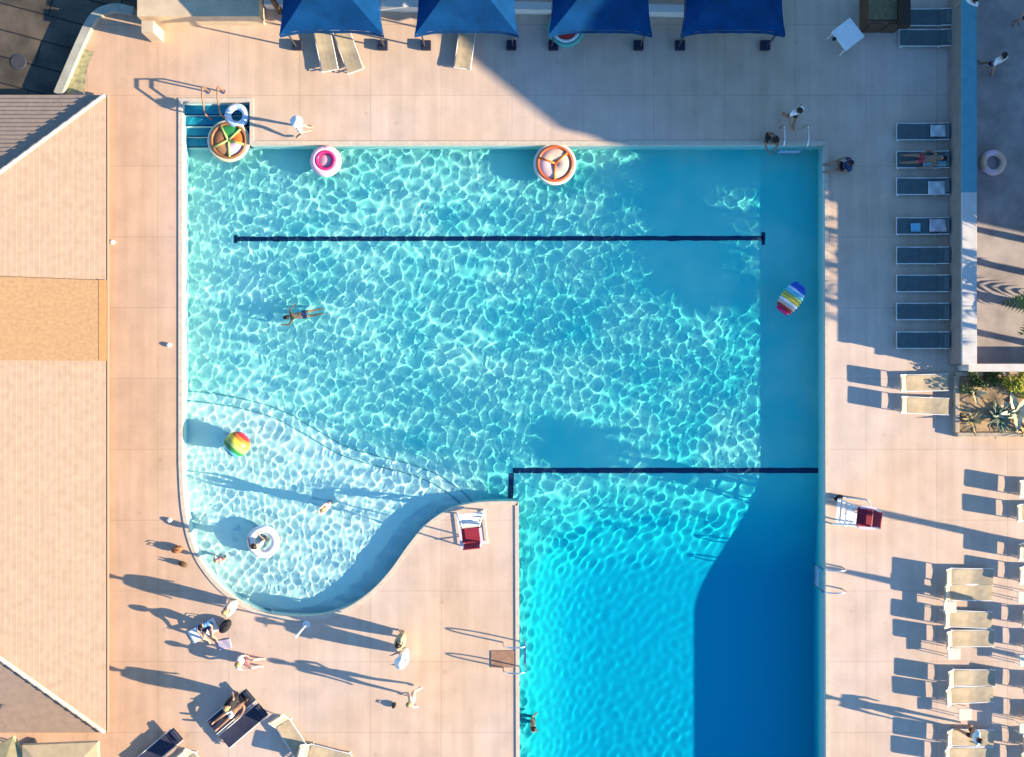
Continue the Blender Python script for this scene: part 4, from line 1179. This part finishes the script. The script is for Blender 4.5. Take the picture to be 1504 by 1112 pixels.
for x, y in ((-.2, .2), (1.3, -.1), (-.9, .5)):
    lb = MB(); lb.box((x, y, .71), (.14, .14, 1.42)); lb.build('post', M_WOOD, pg)
lw = MB(); A = P(392, 8); B = P(1010, 20); lw.slab((A.x, A.y, .25), (B.x, A.y - .3, .25), .28, .5); q = lw.build('bench_wall', M_WALLW); tag(q, 'low white wall running behind the blue gazebos', 'wall')


def simple(name, label, cat, px, py, mbf, m, z=0.0, rz=0.0, smooth=True, group=None, bevel=0):
    mb = MB(); mbf(mb); o = mb.build(name, m, None, smooth, bevel); o.location = P(px, py) + Vector((0, 0, z)); o.rotation_euler[2] = rz; return tag(o, label, cat, group)


def bag(px, py, rz, m, label, s=1.0):
    o = thing('beach_bag', label, 'bag', P(px, py), rz, 'bags left on the deck')
    mb = MB(); mb.ball((0, 0, .16 * s), .2 * s, 14, 10, (1.25, .75, .8)); mb.build('body', m, o, True)
    for y in (-.06, .06):
        hb = MB(); hb.tube([(-.12 * s, y * s, .26 * s), (-.08 * s, y * s, .40 * s), (.08 * s, y * s, .40 * s), (.12 * s, y * s, .26 * s)], .014, 6); hb.build('handle', m, o, True)
    return o


bag(333, 918, .9, M_SD, 'black beach bag on the deck right of the person in blue', 1.2)
bag(262, 806, .3, M_BROWN, 'brown bag at the left edge of the shallow bay', .9)
bag(270, 828, -.4, M_WOOD, 'small dark brown bag lower on the left edge of the bay', .7)
bag(579, 1035, 1.2, M_SD, 'small black bag left of the walking bather on the tongue', .5)
bag(1230, 731, .3, M_SD, 'black bag at the foot of the right lifeguard chair', .7)


def towel_flat(px, py, w, d, rz, m, label):
    n = 14; X, Y = np.meshgrid(np.linspace(-w / 2, w / 2, n), np.linspace(-d / 2, d / 2, n)); Z = .012 + .012 * np.sin(X * 9 + Y * 4) ** 2
    o = grid_mesh('towel', X, Y, Z, m, True); sm = o.modifiers.new('thick', 'SOLIDIFY'); sm.thickness = .012; sm.offset = 1
    o.location = P(px, py); o.rotation_euler[2] = rz; return tag(o, label, 'towel', 'towels lying on the deck')


towel_flat(299, 926, 1.1, .5, .5, M_SW, 'white towel spread under the person in blue')
towel_flat(330, 946, .5, .35, .2, mat('lilac_towel', (.42, .36, .46), .9, .1, 6), 'lilac towel on the deck left of the pale seated person')
towel_flat(1252, 763, .7, .45, .1, M_SW, 'white towel dropped by the right lifeguard chair')
for i, (x, y, lb) in enumerate([(166, 356, 'small pale paper scrap on the deck by the house eave'), (249, 507, 'small white paper scrap on the deck at the left pool edge'), (250, 764, 'white ball of paper in the shade left of the bay')]):
    simple('paper_scrap', lb, 'litter', x, y, lambda mb: mb.ball((0, 0, .06), .10, 7, 5, (1.1, .9, .6)), M_SW, smooth=False, group='paper scraps on the deck')

pole = thing('shower_pole', 'thin white pole standing at the lower rim of the shallow bay', 'pole', P(450, 917), 0)
mb = MB(); mb.tube([(0, 0, 0), (0, 0, 1.9)], .035, 8); mb.build('post', M_WMETAL, pole, True)
mb = MB(); mb.lathe([(.001, .03), (.14, .03), (.14, 0)], 14); mb.build('base_plate', M_WMETAL, pole)


# folded parasols whose shadows fall across the right deck
def folded_parasol(px, py, h, label):
    o = thing('folded_parasol', label, 'parasol', P(px, py), 0, 'folded parasols among the loungers')
    mb = MB(); mb.tube([(0, 0, 0), (0, 0, h)], .025, 8); mb.build('pole', M_WMETAL, o, True)
    mb = MB(); mb.lathe([(.03, h - .02), (.07, h - .25), (.12, h - .9), (.15, h - 1.5), (.10, h - 1.75), (.03, h - 1.75)], 12); mb.build('canopy', M_SL, o, True)
    mb = MB(); mb.lathe([(.001, .1), (.2, .08), (.26, 0)], 14); mb.build('base', M_DARK, o)
    return o


folded_parasol(1555, 907, 3.0, 'folded parasol beyond the photo edge beside the upper loungers')
folded_parasol(1775, 1024, 2.9, 'folded parasol far beyond the photo edge among the loungers')


# beige parasols at the bottom-left corner
def square_parasol(px, py, w, h, rz, label, m):
    o = thing('square_parasol', label, 'parasol', P(px, py), rz, 'beige parasols in the bottom left corner')
    mb = MB(); a = w / 2
    for (p, q) in [((-a, -a), (a, -a)), ((a, -a), (a, a)), ((a, a), (-a, a)), ((-a, a), (-a, -a))]:
        mb.add([(*p, h), (*q, h), (0, 0, h + .16 * a)], [(0, 1, 2)]); mb.add([(*p, h), (*q, h), (q[0] * 1.01, q[1] * 1.01, h - .15), (p[0] * 1.01, p[1] * 1.01, h - .15)], [(0, 1, 2, 3)])
    mb.build('canopy', m, o)
    mb = MB(); mb.tube([(0, 0, 0), (0, 0, h + .13 * a)], .03, 8); mb.build('pole', M_WOOD, o)
    mb = MB(); mb.box((0, 0, .05), (.5, .5, .1)); mb.build('base', M_DARK, o)
    return o


square_parasol(130, 1112, 2.6, 2.3, .04, 'square beige parasol below the house corner, the right one of two', mat('sand_canvas', (.52, .38, .22), .85, .1, 4))
square_parasol(48, 1098, 1.7, 2.2, .5, 'smaller olive beige parasol at the bottom left corner', mat('olive_canvas', (.36, .30, .16), .85, .15, 4))
